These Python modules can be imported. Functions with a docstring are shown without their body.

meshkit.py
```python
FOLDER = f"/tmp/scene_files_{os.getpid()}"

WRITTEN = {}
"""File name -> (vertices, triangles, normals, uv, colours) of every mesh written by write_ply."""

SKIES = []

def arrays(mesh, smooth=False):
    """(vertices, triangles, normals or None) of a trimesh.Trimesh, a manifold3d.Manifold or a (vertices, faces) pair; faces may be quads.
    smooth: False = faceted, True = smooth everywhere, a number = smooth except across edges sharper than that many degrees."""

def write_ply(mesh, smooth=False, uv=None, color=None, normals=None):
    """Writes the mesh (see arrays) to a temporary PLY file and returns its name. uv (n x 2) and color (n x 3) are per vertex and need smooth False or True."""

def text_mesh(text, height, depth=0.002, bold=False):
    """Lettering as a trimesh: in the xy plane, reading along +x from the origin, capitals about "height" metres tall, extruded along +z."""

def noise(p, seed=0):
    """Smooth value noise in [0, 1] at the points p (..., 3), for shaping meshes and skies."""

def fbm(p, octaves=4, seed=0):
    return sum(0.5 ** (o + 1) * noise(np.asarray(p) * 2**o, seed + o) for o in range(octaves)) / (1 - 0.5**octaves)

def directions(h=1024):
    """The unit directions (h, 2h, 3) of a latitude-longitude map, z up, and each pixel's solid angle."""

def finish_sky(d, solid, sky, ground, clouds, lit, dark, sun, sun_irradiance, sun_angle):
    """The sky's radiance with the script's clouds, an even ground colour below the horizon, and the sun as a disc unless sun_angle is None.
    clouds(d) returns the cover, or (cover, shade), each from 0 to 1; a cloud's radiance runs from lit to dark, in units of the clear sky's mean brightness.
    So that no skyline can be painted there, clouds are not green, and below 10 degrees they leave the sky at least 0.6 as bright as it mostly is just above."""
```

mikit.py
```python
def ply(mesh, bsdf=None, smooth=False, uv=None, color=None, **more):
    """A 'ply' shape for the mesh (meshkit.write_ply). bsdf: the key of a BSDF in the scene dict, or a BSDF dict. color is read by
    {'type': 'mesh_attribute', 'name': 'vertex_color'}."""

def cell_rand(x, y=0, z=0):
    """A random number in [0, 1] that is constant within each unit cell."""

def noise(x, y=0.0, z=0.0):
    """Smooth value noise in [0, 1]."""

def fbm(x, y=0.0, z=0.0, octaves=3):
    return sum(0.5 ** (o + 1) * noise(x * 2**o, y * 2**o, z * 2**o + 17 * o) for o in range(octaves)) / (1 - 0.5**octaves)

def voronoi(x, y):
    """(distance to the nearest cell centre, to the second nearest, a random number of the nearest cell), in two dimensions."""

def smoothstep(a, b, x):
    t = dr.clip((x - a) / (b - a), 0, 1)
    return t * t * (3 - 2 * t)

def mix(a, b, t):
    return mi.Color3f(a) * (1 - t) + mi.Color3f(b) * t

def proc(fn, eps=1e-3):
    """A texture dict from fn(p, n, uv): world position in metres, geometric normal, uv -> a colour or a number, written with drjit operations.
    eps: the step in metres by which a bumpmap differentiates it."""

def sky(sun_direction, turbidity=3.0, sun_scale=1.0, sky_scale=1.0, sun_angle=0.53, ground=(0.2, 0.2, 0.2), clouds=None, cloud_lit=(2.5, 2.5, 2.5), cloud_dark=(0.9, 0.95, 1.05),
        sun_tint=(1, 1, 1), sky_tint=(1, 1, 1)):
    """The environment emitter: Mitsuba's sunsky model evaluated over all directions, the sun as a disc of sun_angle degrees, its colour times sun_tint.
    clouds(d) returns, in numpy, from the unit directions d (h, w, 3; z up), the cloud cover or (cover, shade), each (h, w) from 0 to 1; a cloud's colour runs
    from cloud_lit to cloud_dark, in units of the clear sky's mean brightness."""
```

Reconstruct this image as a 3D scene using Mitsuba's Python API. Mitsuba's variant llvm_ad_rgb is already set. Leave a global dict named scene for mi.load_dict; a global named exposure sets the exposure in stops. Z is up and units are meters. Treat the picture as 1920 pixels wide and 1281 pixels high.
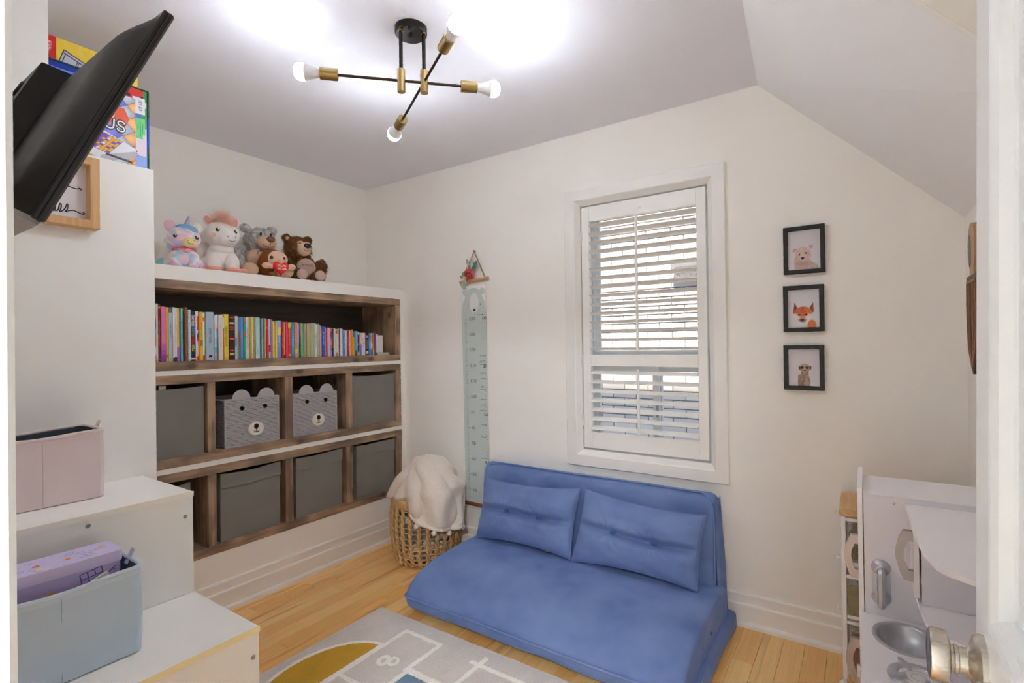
import math, random
import numpy as np
import trimesh, shapely
import manifold3d as m3
import drjit as dr
import mitsuba as mi
import mikit, meshkit
from mikit import noise, fbm, voronoi, smoothstep, mix, proc
from shapely.geometry import Polygon, Point, LineString
from shapely.geometry import box as sbox
from shapely import affinity
from shapely.ops import unary_union

T = mi.ScalarTransform4f
scene, labels, used = {}, {}, set()
rng = np.random.default_rng(7)

# ---------------------------------------------------------------- camera
CAM = np.array([2.7077, -2.6166, 1.3314])
YAW, PITCH, ROLL, FOCAL = 0.5974, 0.0055, -0.014, 969.24
_f = np.array([-math.sin(YAW) * math.cos(PITCH), math.cos(YAW) * math.cos(PITCH), math.sin(PITCH)])
_r = np.array([math.cos(YAW), math.sin(YAW), 0.0])
_u = np.cross(_r, _f)
_up = -math.sin(ROLL) * _r + math.cos(ROLL) * _u
scene['camera'] = {'type': 'perspective', 'fov': 2 * math.degrees(math.atan(960 / FOCAL)), 'fov_axis': 'x', 'near_clip': 0.02, 'far_clip': 100.0,
                   'to_world': T().look_at(origin=CAM.tolist(), target=(CAM + _f).tolist(), up=_up.tolist())}
# ---------------------------------------------------------------- light
exposure = 1.93
BULB = 41.0            # radiance of the four bulbs
HALL = 52.0             # radiance of the hallway's ceiling lamp
scene['sky'] = mikit.sky(sun_direction=[0.25, -0.62, 0.76], turbidity=3.5, sun_scale=1.0, sky_scale=1.0, sun_angle=3.0, ground=(0.3, 0.3, 0.3))
SKY = 2.0
scene['sky']['scale'] = SKY


# ---------------------------------------------------------------- helpers
def L(c):
    """sRGB '#rrggbb' or 0-255 triple -> linear reflectance."""
    if isinstance(c, str):
        c = [int(c[i:i + 2], 16) for i in (1, 3, 5)]
    c = np.asarray(c, float) / 255.0
    return np.where(c <= 0.04045, c / 12.92, ((c + 0.055) / 1.055) ** 2.4)


VC = {'type': 'mesh_attribute', 'name': 'vertex_color'}


def bsdf(key, base=None, rough=0.6, **kw):
    base = base or VC
    scene[key] = {'type': 'twosided', 'bsdf': {'type': 'principled', 'base_color': base, 'roughness': rough, **kw}}


scene['matte'] = {'type': 'twosided', 'bsdf': {'type': 'diffuse', 'reflectance': VC}}
bsdf('satin', rough=0.42, specular=0.4)
bsdf('gloss', rough=0.16, specular=0.5)
bsdf('fabric', rough=0.9, specular=0.1, sheen=0.6, sheen_tint=0.6)
bsdf('metal', rough=0.27, metallic=1.0)
bsdf('brushed', rough=0.38, metallic=0.7)


def numbered(full):
    k, i = full, 1
    while k in used:
        k = f'{full}_{i:03d}'
        i += 1
    used.add(k)
    return k


def thing(name, label, cat, group=None):
    k = numbered(name)
    labels[k] = {'label': label, 'category': cat}
    if group:
        labels[k]['group'] = group
    return k


def tri(mesh):
    if isinstance(mesh, m3.Manifold):
        m = mesh.to_mesh()
        return trimesh.Trimesh(m.vert_properties[:, :3], m.tri_verts, process=False)
    if isinstance(mesh, (tuple, list)):
        if len(mesh) == 2 and not isinstance(mesh[0], trimesh.Trimesh):
            v, f = np.asarray(mesh[0], float), np.asarray(mesh[1], int)
            if f.shape[1] == 4:
                f = np.vstack([f[:, [0, 1, 2]], f[:, [0, 2, 3]]])
            return trimesh.Trimesh(v, f, process=False)
        return trimesh.util.concatenate([tri(m) for m in mesh])
    return mesh


def put(name, mesh, col='#ffffff', mat='matte', parent=None, smooth=32, uv=None, label=None, kind=None, cat=None, group=None, tw=None):
    """One entry of the scene; returns its key."""
    mesh = tri(mesh)
    k = numbered(f'{parent}__{name}' if parent else name)
    if isinstance(smooth, (int, float)) and not isinstance(smooth, bool):
        mesh = trimesh.graph.smooth_shade(trimesh.Trimesh(mesh.vertices, mesh.faces, process=True) if not isinstance(col, np.ndarray) else mesh, angle=math.radians(smooth), facet_minarea=None)
        sm = True
    else:
        sm = smooth
    color = None
    if col is not None:
        color = col if isinstance(col, np.ndarray) and col.ndim == 2 else np.tile(L(col) if not isinstance(col, np.ndarray) else col, (len(mesh.vertices), 1))
        if len(color) != len(mesh.vertices):
            raise ValueError(k)
    if uv is not None and not callable(uv):
        uv = np.tile(np.asarray(uv, float), (len(mesh.vertices), 1))
    elif callable(uv):
        uv = uv(np.array(mesh.vertices))
    scene[k] = mikit.ply(mesh, mat, smooth=sm, uv=uv, color=color)
    if tw is not None:
        scene[k]['to_world'] = tw
    d = {}
    if label:
        d['label'] = label
    if kind:
        d['kind'] = kind
    if cat:
        d['category'] = cat
    if group:
        d['group'] = group
    if d:
        labels[k] = {**labels.get(k, {}), **d}
    return k


def struct(name, mesh, col='#ffffff', mat='matte', label=None, smooth=False, uv=None):
    k = put(name, mesh, col, mat, smooth=smooth, uv=uv, label=label, kind='structure')
    return k


def box(x0, x1, y0, y1, z0, z1, b=0.0):
    x0, x1, y0, y1, z0, z1 = min(x0, x1), max(x0, x1), min(y0, y1), max(y0, y1), min(z0, z1), max(z0, z1)
    if b <= 0:
        return trimesh.creation.box(bounds=[[x0, y0, z0], [x1, y1, z1]])
    b = min(b, (x1 - x0) * .45, (y1 - y0) * .45, (z1 - z0) * .45)
    pts = []
    for sx in (0, 1):
        for sy in (0, 1):
            for sz in (0, 1):
                X, Y, Z = (x0, x1)[sx], (y0, y1)[sy], (z0, z1)[sz]
                dx, dy, dz = (b, -b)[sx], (b, -b)[sy], (b, -b)[sz]
                pts += [(X, Y + dy, Z + dz), (X + dx, Y, Z + dz), (X + dx, Y + dy, Z)]
    return tri(m3.Manifold.hull_points(np.array(pts)))


def rbox(x0, x1, y0, y1, z0, z1, r, seg=16):
    """Box with round edges of radius r."""
    r = min(r, (x1 - x0) * .499, (y1 - y0) * .499, (z1 - z0) * .499)
    s = m3.Manifold.sphere(r, seg)
    return tri(m3.Manifold.batch_hull([s.translate((x, y, z)) for x in (x0 + r, x1 - r) for y in (y0 + r, y1 - r) for z in (z0 + r, z1 - r)]))


def frame_of(right, up):
    r, u = np.asarray(right, float), np.asarray(up, float)
    r /= np.linalg.norm(r)
    u = u - r * (u @ r)
    u /= np.linalg.norm(u)
    return r, u, np.cross(r, u)


def place(mesh, origin, right=(1, 0, 0), up=(0, 1, 0)):
    """mesh's local x, y, z -> right, up, right x up at origin."""
    m = tri(mesh).copy()
    r, u, n = frame_of(right, up)
    m.vertices = np.asarray(origin) + m.vertices[:, :1] * r + m.vertices[:, 1:2] * u + m.vertices[:, 2:3] * n
    return m


def rotz(mesh, deg, c=(0, 0, 0)):
    m = tri(mesh).copy()
    a, c = math.radians(deg), np.asarray(c, float)
    R = np.array([[math.cos(a), -math.sin(a), 0], [math.sin(a), math.cos(a), 0], [0, 0, 1]])
    m.vertices = (m.vertices - c) @ R.T + c
    return m


def tube(pts, rad, sides=8, closed=False, cap=True):
    p = np.asarray(pts, float)
    n = len(p)
    t = np.roll(p, -1, 0) - np.roll(p, 1, 0) if closed else np.gradient(p, axis=0)
    t /= np.linalg.norm(t, axis=1, keepdims=True) + 1e-12
    nrm = np.zeros_like(p)
    a = np.array([0, 0, 1.0]) if abs(t[0][2]) < .9 else np.array([1.0, 0, 0])
    for i in range(n):
        a = a - t[i] * (a @ t[i])
        a /= np.linalg.norm(a) + 1e-12
        nrm[i] = a
    bi = np.cross(t, nrm)
    ang = np.arange(sides) * 2 * np.pi / sides
    rad = np.broadcast_to(np.asarray(rad, float), (n,))
    v = p[:, None] + rad[:, None, None] * (np.cos(ang)[None, :, None] * nrm[:, None] + np.sin(ang)[None, :, None] * bi[:, None])
    rows = n if closed else n - 1
    i, j = np.meshgrid(np.arange(rows), np.arange(sides), indexing='ij')
    i2, j2 = (i + 1) % n, (j + 1) % sides
    q = np.stack([i * sides + j, i * sides + j2, i2 * sides + j2, i2 * sides + j], -1).reshape(-1, 4)
    f = np.vstack([q[:, [0, 1, 2]], q[:, [0, 2, 3]]])
    v = v.reshape(-1, 3)
    if cap and not closed:
        v = np.vstack([v, p[0], p[-1]])
        k = np.arange(sides)
        f = np.vstack([f, np.stack([(k + 1) % sides, k, 0 * k + n * sides], 1), np.stack([(n - 1) * sides + k, (n - 1) * sides + (k + 1) % sides, 0 * k + n * sides + 1], 1)])
    return trimesh.Trimesh(v, f[:, ::-1] if False else f, process=False)


def rod(a, b, r, sides=12):
    return tube([a, b], r, sides)


def lathe(profile, seg=32, origin=(0, 0, 0), axis=(0, 0, 1)):
    """profile: (radius, height) pairs about axis."""
    pr = np.array(profile, float)
    n = len(pr)
    ang = np.arange(seg) * 2 * np.pi / seg
    v = np.stack([pr[:, None, 0] * np.cos(ang), pr[:, None, 0] * np.sin(ang), np.repeat(pr[:, 1:2], seg, 1)], -1).reshape(-1, 3)
    i, j = np.meshgrid(np.arange(n - 1), np.arange(seg), indexing='ij')
    j2 = (j + 1) % seg
    q = np.stack([i * seg + j, i * seg + j2, (i + 1) * seg + j2, (i + 1) * seg + j], -1).reshape(-1, 4)
    m = tri((v, q))
    ax = np.asarray(axis, float) / np.linalg.norm(axis)
    a = np.array([1.0, 0, 0]) if abs(ax[0]) < .9 else np.array([0, 1.0, 0])
    r = a - ax * (a @ ax)
    r /= np.linalg.norm(r)
    return place(m, origin, r, np.cross(ax, r))


def grid(fn, nu, nv, closed_u=False):
    """fn(U, V) -> points, U, V in [0, 1]; triangle grid."""
    u = np.linspace(0, 1, nu, endpoint=not closed_u)
    U, V = np.meshgrid(u, np.linspace(0, 1, nv), indexing='ij')
    P = np.asarray(fn(U, V))
    i, j = np.meshgrid(np.arange(nu if closed_u else nu - 1), np.arange(nv - 1), indexing='ij')
    i2 = (i + 1) % nu
    q = np.stack([i * nv + j, i2 * nv + j, i2 * nv + j + 1, i * nv + j + 1], -1).reshape(-1, 4)
    return tri((P.reshape(-1, 3), q))


def extrude(poly, h):
    gs = [g for g in getattr(poly, 'geoms', [poly]) if g.geom_type == 'Polygon' and g.area > 1e-9]
    return trimesh.util.concatenate([trimesh.creation.extrude_polygon(g, h, engine='earcut') for g in gs])


def text(s, h, origin, right, up, depth=0.0008, bold=False, fit=None, centre=False):
    m = meshkit.text_mesh(s, h, depth, bold)
    w = m.bounds[1][0]
    if fit:
        m.vertices[:, 0] *= fit / w
        w = fit
    if centre:
        m.vertices[:, 0] -= w / 2
    return place(m, origin, right, up)


def ellipsoid(c, r, rot=(0, 0, 0), seg=28):
    return m3.Manifold.sphere(1.0, seg).scale(tuple(r)).rotate(tuple(rot)).translate(tuple(c))


def blob(parts, edge=0.012, it=14):
    """Union of ellipsoids (centre, radii[, rotation]) made one smooth surface."""
    man = m3.Manifold.batch_boolean([ellipsoid(*p) for p in parts], m3.OpType.Add).refine_to_length(edge)
    t = tri(man)
    t.merge_vertices()
    trimesh.smoothing.filter_taubin(t, iterations=it)
    return t


def fuzz(mesh, amp, freq, seed=0):
    m = tri(mesh).copy()
    m.vertices = m.vertices + m.vertex_normals * ((meshkit.fbm(np.array(m.vertices) * freq, 3, seed) - .5) * 2 * amp)[:, None]
    return m


def tufts(mesh, n, length, width, droop=0.4, seed=0, curl=0.5, avoid=()):
    """Many small curved hairs on a mesh, one joined mesh (four-sided, two joints)."""
    r = np.random.default_rng(seed)
    p, fi = trimesh.sample.sample_surface(mesh, n, seed=seed)
    keep = np.ones(len(p), bool)
    for c_, r_ in avoid:
        keep &= (((p - np.array(c_)) / np.array(r_)) ** 2).sum(1) > 1
    p, fi = p[keep], fi[keep]
    n = len(p)
    nn = mesh.face_normals[fi]
    d = nn + curl * r.normal(size=(n, 3))
    d /= np.linalg.norm(d, axis=1, keepdims=True)
    ln = length * r.uniform(.6, 1.25, (n, 1))
    a = np.cross(d, r.normal(size=(n, 3)))
    a /= np.linalg.norm(a, axis=1, keepdims=True)
    b = np.cross(d, a)
    mid = p + d * ln * .55 + a * ln * .12
    tip = p + d * ln + np.array([0, 0, -1.0]) * ln * droop + a * ln * .35
    base = [p - nn * width * .5 + width * (math.cos(t) * a + math.sin(t) * b) for t in (0, 2.1, 4.2)]
    md = [mid + .7 * width * (math.cos(t) * a + math.sin(t) * b) for t in (0, 2.1, 4.2)]
    v = np.stack(base + md + [tip], 1).reshape(-1, 3)
    f0 = np.array([[0, 1, 4], [0, 4, 3], [1, 2, 5], [1, 5, 4], [2, 0, 3], [2, 3, 5], [3, 4, 6], [4, 5, 6], [5, 3, 6]])
    f = (f0[None] + 7 * np.arange(n)[:, None, None]).reshape(-1, 3)
    return trimesh.Trimesh(v, f, process=False)


def canvas(paint, w, h, nx, ny, origin, right, up):
    """A flat print: paint(X, Y) -> sRGB (0-255); X, Y run 0..1 over the sheet. Returns mesh and colours."""
    X, Y = np.meshgrid(np.linspace(0, 1, nx), np.linspace(0, 1, ny), indexing='ij')
    c = np.clip(paint(X, Y), 0, 255).reshape(-1, 3)
    m = grid(lambda U, V: np.stack([U * w, V * h, 0 * U], -1), nx, ny)
    return place(m, origin, right, up), L(c)


def ell(X, Y, cx, cy, rx, ry, rot=0.0, soft=0.06):
    a = math.radians(rot)
    dx, dy = X - cx, Y - cy
    u, v = dx * math.cos(a) + dy * math.sin(a), -dx * math.sin(a) + dy * math.cos(a)
    d = np.sqrt((u / rx) ** 2 + (v / ry) ** 2)
    return np.clip((1 + soft - d) / (2 * soft), 0, 1)


def over(img, mask, c):
    return img * (1 - mask[..., None]) + np.asarray(c, float) * mask[..., None]


def hexrgb(c):
    return np.array([int(c[i:i + 2], 16) for i in (1, 3, 5)], float)


# ---------------------------------------------------------------- procedural materials
def _floor(p, n, uv):
    s = uv.x * 61.0
    g = fbm(p.x * 55 + s * 7, p.y * 2.4 + s * 3, 0, 3)
    fine = noise(p.x * 420 + s, p.y * 9)
    swirl = fbm(p.x * 9 + 3 * g + s, p.y * 1.3 + s, 0, 2)
    c = mix(mi.Color3f(.84, .44, .135), mi.Color3f(.93, .59, .235), smoothstep(.25, .8, .55 * uv.y + .3 * swirl + .15 * g))
    c = c * (0.90 + 0.14 * fine)
    dark = smoothstep(.66, .80, fbm(p.x * 26 + s * 3, p.y * 1.7 + s, 0, 3))
    return mix(c, c * mi.Color3f(.62, .50, .40), .55 * dark)


bsdf('floor_wood', proc(_floor), rough=0.36, specular=0.45)


def _shelf(p, n, uv):
    a = dr.select(uv.x > .5, p.z, p.y)      # along the grain
    b = dr.select(uv.x > .5, p.y + p.x, p.z + p.x)
    s = uv.y * 37.0
    g = fbm(a * 5 + s, b * 60 + s * 3, 0, 3)
    blot = fbm(a * 7 + s * 5, b * 9, 3.0, 3)
    fine = noise(a * 14, b * 420 + s)
    c = mix(mi.Color3f(.165, .112, .075), mi.Color3f(.42, .272, .168), smoothstep(.3, .72, .6 * blot + .4 * g))
    kx, ky, kr = voronoi(a * 3.1 + s, b * 5.0 + s)
    knot = (1 - smoothstep(.03, .12, kx)) * dr.select(kr > .55, 1.0, 0.0)
    c = mix(c, mi.Color3f(.06, .035, .02), .8 * knot)
    return c * (.86 + .2 * fine)


bsdf('shelf_wood', proc(_shelf), rough=0.45, specular=0.35)


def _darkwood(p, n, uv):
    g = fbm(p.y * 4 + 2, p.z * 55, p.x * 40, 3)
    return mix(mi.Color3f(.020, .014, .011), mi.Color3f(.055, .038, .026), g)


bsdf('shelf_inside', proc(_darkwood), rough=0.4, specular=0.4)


def _oak(p, n, uv):
    s = uv.y * 31.0
    a = dr.select(uv.x > .5, p.z, p.y)
    b = dr.select(uv.x > .5, p.y + p.x, p.z + p.x)
    g = fbm(a * 8 + s, b * 120 + s, 0, 3)
    return mix(mi.Color3f(.50, .27, .11), mi.Color3f(.68, .43, .21), g)


bsdf('pale_oak', proc(_oak), rough=0.5, specular=0.3)


def _suede(p, n, uv):
    g = fbm(p.x * 7 + 1, p.y * 7, p.z * 9, 3)
    h = fbm(p.x * 26, p.y * 26, p.z * 26 + 9, 2)
    f = noise(p.x * 900, p.y * 900, p.z * 900)
    t = dr.clip(.75 * (g - .5) * 1.6 + .3 * (h - .5) + .5, 0, 1)
    return mix(mi.Color3f(.105, .162, .345), mi.Color3f(.185, .258, .465), t) * (.93 + .14 * f)


bsdf('blue_suede', proc(_suede), rough=0.95, specular=0.08, sheen=0.5, sheen_tint=0.7)


def _bin(p, n, uv):
    f = noise(p.y * 1300, p.z * 1300, p.x * 1300)
    g = fbm(p.y * 12, p.z * 12, p.x * 12, 2)
    return mi.Color3f(.205, .196, .172) * (.85 + .18 * f + .14 * g)


bsdf('bin_cloth', proc(_bin), rough=0.9, specular=0.1)


def _fleece(p, n, uv):
    f = fbm(p.x * 330, p.y * 330, p.z * 330, 2)
    return mix(mi.Color3f(.62, .52, .44), mi.Color3f(.80, .71, .62), f)


def _fleece_h(p, n, uv):
    return fbm(p.x * 260, p.y * 260, p.z * 260, 2) * .005


scene['fleece'] = {'type': 'twosided', 'bsdf': {'type': 'principled', 'base_color': proc(_fleece), 'roughness': .95, 'specular': .05, 'sheen': .4}}


def _rug(p, n, uv):
    f = fbm(p.x * 420, p.y * 420, 0, 2)
    g = fbm(p.x * 14, p.y * 14, 4, 3)
    base = dr.select(uv.x < .5, mi.Color3f(.63, .565, .515), dr.select(uv.x < 1.5, mi.Color3f(.84, .80, .72), dr.select(uv.x < 2.5, mi.Color3f(.52, .30, .042), mi.Color3f(.155, .245, .33))))
    return base * (.78 + .28 * f + .16 * g)


bsdf('rug_pile', proc(_rug), rough=1.0, specular=0.02, sheen=0.3)


def _seagrass(p, n, uv):
    g = fbm(p.x * 60, p.y * 60, p.z * 240, 3)
    h = noise(p.x * 25 + 5, p.y * 25, p.z * 25)
    return mix(mi.Color3f(.30, .155, .05), mi.Color3f(.66, .42, .19), dr.clip(.7 * g + .45 * h, 0, 1))


bsdf('seagrass', proc(_seagrass), rough=0.6, specular=0.25)


def _paint(p, n, uv):
    f = fbm(p.x * 2.0, p.y * 2.0, p.z * 2.0, 2)
    return mi.Color3f(.88, .845, .785) * (.985 + .03 * f)


scene['wall_paint'] = {'type': 'twosided', 'bsdf': {'type': 'diffuse', 'reflectance': proc(_paint)}}

# ================================================================ the room
H = 2.513
WALL = dict(col=None, mat='wall_paint')
XR, YF = 3.035, -2.499          # right wall, room face of the front wall
CX, CY = 0.49, -1.757           # the closet's front face and its end
# floor: boards laid along y
fl = struct('floor', box(-.1, XR + .12, -2.62, .02, -.06, -.010), '#6b4a2c')
bw, r = 0.0826, random.Random(3)
x = 0.0
while x < XR:
    y = -2.60 - r.uniform(0, .5)
    while y < 0:
        ln = r.choice([.35, .5, .7, .9, 1.15]) * r.uniform(.9, 1.1)
        y0, y1 = max(y, -2.60), min(y + ln, 0.0)
        if y1 - y0 > .06:
            put('plank', box(x + .0004, min(x + bw, XR) - .0004, y0 + .0004, y1 - .0004, -.010, 0, .0012), None, 'floor_wood', fl, smooth=False, uv=(r.random(), r.random()))
        y += ln
    x += bw
ceil_ = struct('ceiling', box(-.5, 2.46, -2.62, .2, H, H + .05), (232, 231, 236))
# sloped ceiling over the right side, its upper edge drifting a little as in the old house
sl = np.array([[2.319, 0, H], [3.035, 0, 1.795], [3.035, -1.195, 1.795], [2.42, -1.195, H]])
back = sl + np.array([.06, 0, .06])
struct('ceiling_slope', m3.Manifold.hull_points(np.vstack([sl, back, [[3.035, 0, 1.80], [3.035, -1.195, 1.80]]])), (238, 237, 236))
tri_ = Polygon([(2.42, H), (3.035, H), (3.035, 1.795)])
struct('wall_dormer', place(extrude(tri_, .02), (0, -1.1955, 0), (1, 0, 0), (0, 0, 1)), **WALL)
struct('ceiling_dormer', box(2.42, XR + .1, -2.62, -1.195, H, H + .05), (232, 231, 236))
wl = struct('wall_left', box(-.50, -.394, -2.62, .02, 1.6, H), **WALL)
wr = struct('wall_right', [box(XR, XR + .1, -1.195, .02, 0, 1.80), box(XR, XR + .1, -2.62, -1.195, 0, H)], **WALL)
# back wall around the window opening
ox0, ox1, oz0, oz1 = 1.378, 2.104, .716, 2.120
struct('wall_back', [box(-.5, ox0, 0, .16, -.06, H), box(ox1, XR + .1, 0, .16, -.06, H), box(ox0, ox1, 0, .16, -.06, oz0), box(ox0, ox1, 0, .16, oz1, H)], **WALL)
# low front wall that holds the bookcases: face x = 0, ledge on top
BR = [(1.229, 1.661), (.770, 1.206), (.299, .744)]
by0, by1 = -1.757, -.041
lw = [box(-.39, 0, by0, 0, 1.661, 1.729), box(-.39, 0, by0, 0, 1.206, 1.229), box(-.39, 0, by0, 0, .744, .770), box(-.39, 0, by0, 0, 0, .299), box(-.39, 0, by1, 0, .299, 1.661)]
for piece in lw:
    struct('wall_left_low', piece, **WALL)
# closet block at the left, with a notch on top that the games stand in
NT = 2.012
struct('wall_closet', [box(-.39, CX, -2.62, CY, 0, NT, .002), box(-.39, CX, -2.62, -2.062, NT, H)], (240, 239, 234))
# front wall with the doorway the picture is taken from
dx0, dx1 = 2.045, 2.865
struct('wall_front', [box(CX, dx0, -2.60, YF, 0, H), box(dx1, XR + .1, -2.60, YF, 0, H), box(dx0, dx1, -2.60, YF, 2.06, H)], **WALL)
# door lining and casing
tr = '#d6d5d1'
pc = Polygon([(0, 0), (.075, 0), (.075, .008), (.068, .016), (.052, .018), (.047, .014), (.020, .014), (.015, .020), (.004, .020), (0, .014)])
cas = [box(dx0, 2.060, -2.612, YF + .004, 0, 2.06, .002)]
m = place(extrude(pc, 2.10), (2.058, YF, 0), (-1, 0, 0), (0, 1, 0))
m.vertices[:, 2] *= -1
m.invert()
cas.append(m)
struct('trim_1', cas, tr, 'satin', label='white moulded casing of the doorway at the left edge')
struct('trim_2', [box(2.862, dx1 + .004, -2.612, YF - .004, 0, 2.06, .002), box(dx1 - .002, dx1 + .07, YF - .001, YF + .018, 0, 2.10, .004), box(dx0 - .06, dx1 + .07, YF - .001, YF + .018, 2.05, 2.12, .004)], tr, 'satin')


def baseboard(name, a, b, out):
    a, b, out = (np.asarray(v, float) for v in (a, b, out))
    d = b - a
    ln = np.linalg.norm(d)
    prof = Polygon([(0, 0), (.030, 0), (.030, .016), (.026, .023), (.0185, .027), (.0185, .098), (.015, .104), (.011, .106), (.011, .146), (.007, .1535), (0, .1535)])
    m = extrude(prof, ln)
    v = m.vertices.copy()
    m.vertices = a + v[:, :1] * out + v[:, 1:2] * np.array([0, 0, 1.0]) + v[:, 2:3] * (d / ln)
    m.fix_normals()
    return struct(name, m, '#f0ece5', 'satin')


baseboard('baseboard_left', (0, CY, 0), (0, 0, 0), (1, 0, 0))
baseboard('baseboard_back', (0, 0, 0), (XR, 0, 0), (0, -1, 0))
baseboard('baseboard_right', (XR, -2.4, 0), (XR, 0, 0), (-1, 0, 0))

# ---------------------------------------------------------------- hallway behind the camera
hx0, hx1, hy0 = 1.35, 3.6, -6.0
struct('floor_hall', box(hx0, hx1, hy0, -2.62, -.06, -.002), '#d3cdc4')
struct('ceiling_hall', box(hx0, hx1, hy0, -2.60, 2.45, 2.50), '#d8d6d2')
struct('wall_hall', [box(hx0 - .08, hx0, hy0, -2.60, 0, 2.45), box(hx1, hx1 + .08, hy0, -2.60, 0, 2.45), box(hx0, hx1, hy0 - .08, hy0, 0, 2.45)], '#e9e7e3')
hl = thing('hall_ceiling_light', 'round white flush lamp on the hallway ceiling behind the doorway', 'ceiling light')
put('base', lathe([(0, 0), (.25, 0), (.25, -.03), (.235, -.035), (0, -.035)], 40, (3.25, -3.9, 2.45)), '#d9d9d6', 'satin', hl)
k = put('diffuser', lathe([(.235, -.035), (.23, -.06), (.19, -.085), (.10, -.097), (0, -.1)][::-1], 40, (3.25, -3.9, 2.45)), '#ffffff', 'matte', hl)
scene[k]['emitter'] = {'type': 'area', 'radiance': {'type': 'rgb', 'value': [HALL * c for c in (.93, 1.0, 1.08)]}}

# ---------------------------------------------------------------- window with shutter
wcol = '#e9e6e0'
w1 = numbered('window_1')
labels[w1] = {'kind': 'structure', 'label': 'tall white window with a wide bevelled casing and louvred shutter'}
# casing: bevelled picture frame profile, mitred
X0, X1, Z0, Z1 = 1.309, 2.172, .650, 2.188


def mitred(prof, x0, x1, z0, z1, ybase, sgn=-1):
    """prof: (inward distance from the outer edge, height out of the wall); one ring around the rectangle."""
    V, F = [], []
    n = len(prof)
    for d, h in prof:
        V += [(x0 + d, ybase + sgn * h, z0 + d), (x1 - d, ybase + sgn * h, z0 + d), (x1 - d, ybase + sgn * h, z1 - d), (x0 + d, ybase + sgn * h, z1 - d)]
    for i in range(n):
        for j in range(4):
            a, b = i * 4, ((i + 1) % n) * 4
            F.append((a + j, a + (j + 1) % 4, b + (j + 1) % 4, b + j))
    m = tri((np.array(V), np.array(F)))
    m.fix_normals()
    return m


put('casing', mitred([(0, 0), (0, .018), (.003, .021), (.058, .021), (.064, .017), (.086, -.012), (.086, -.03), (.02, -.03), (.02, 0)], X0, X1, Z0, Z1, 0), wcol, 'satin', w1, smooth=False)
put('jamb', mitred([(0, 0), (0, .14), (.012, .14), (.012, 0)], ox0, ox1, oz0, oz1, .16), '#e4e4e2', 'satin', w1, smooth=False)
vin = '#dfe4e6'
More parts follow.
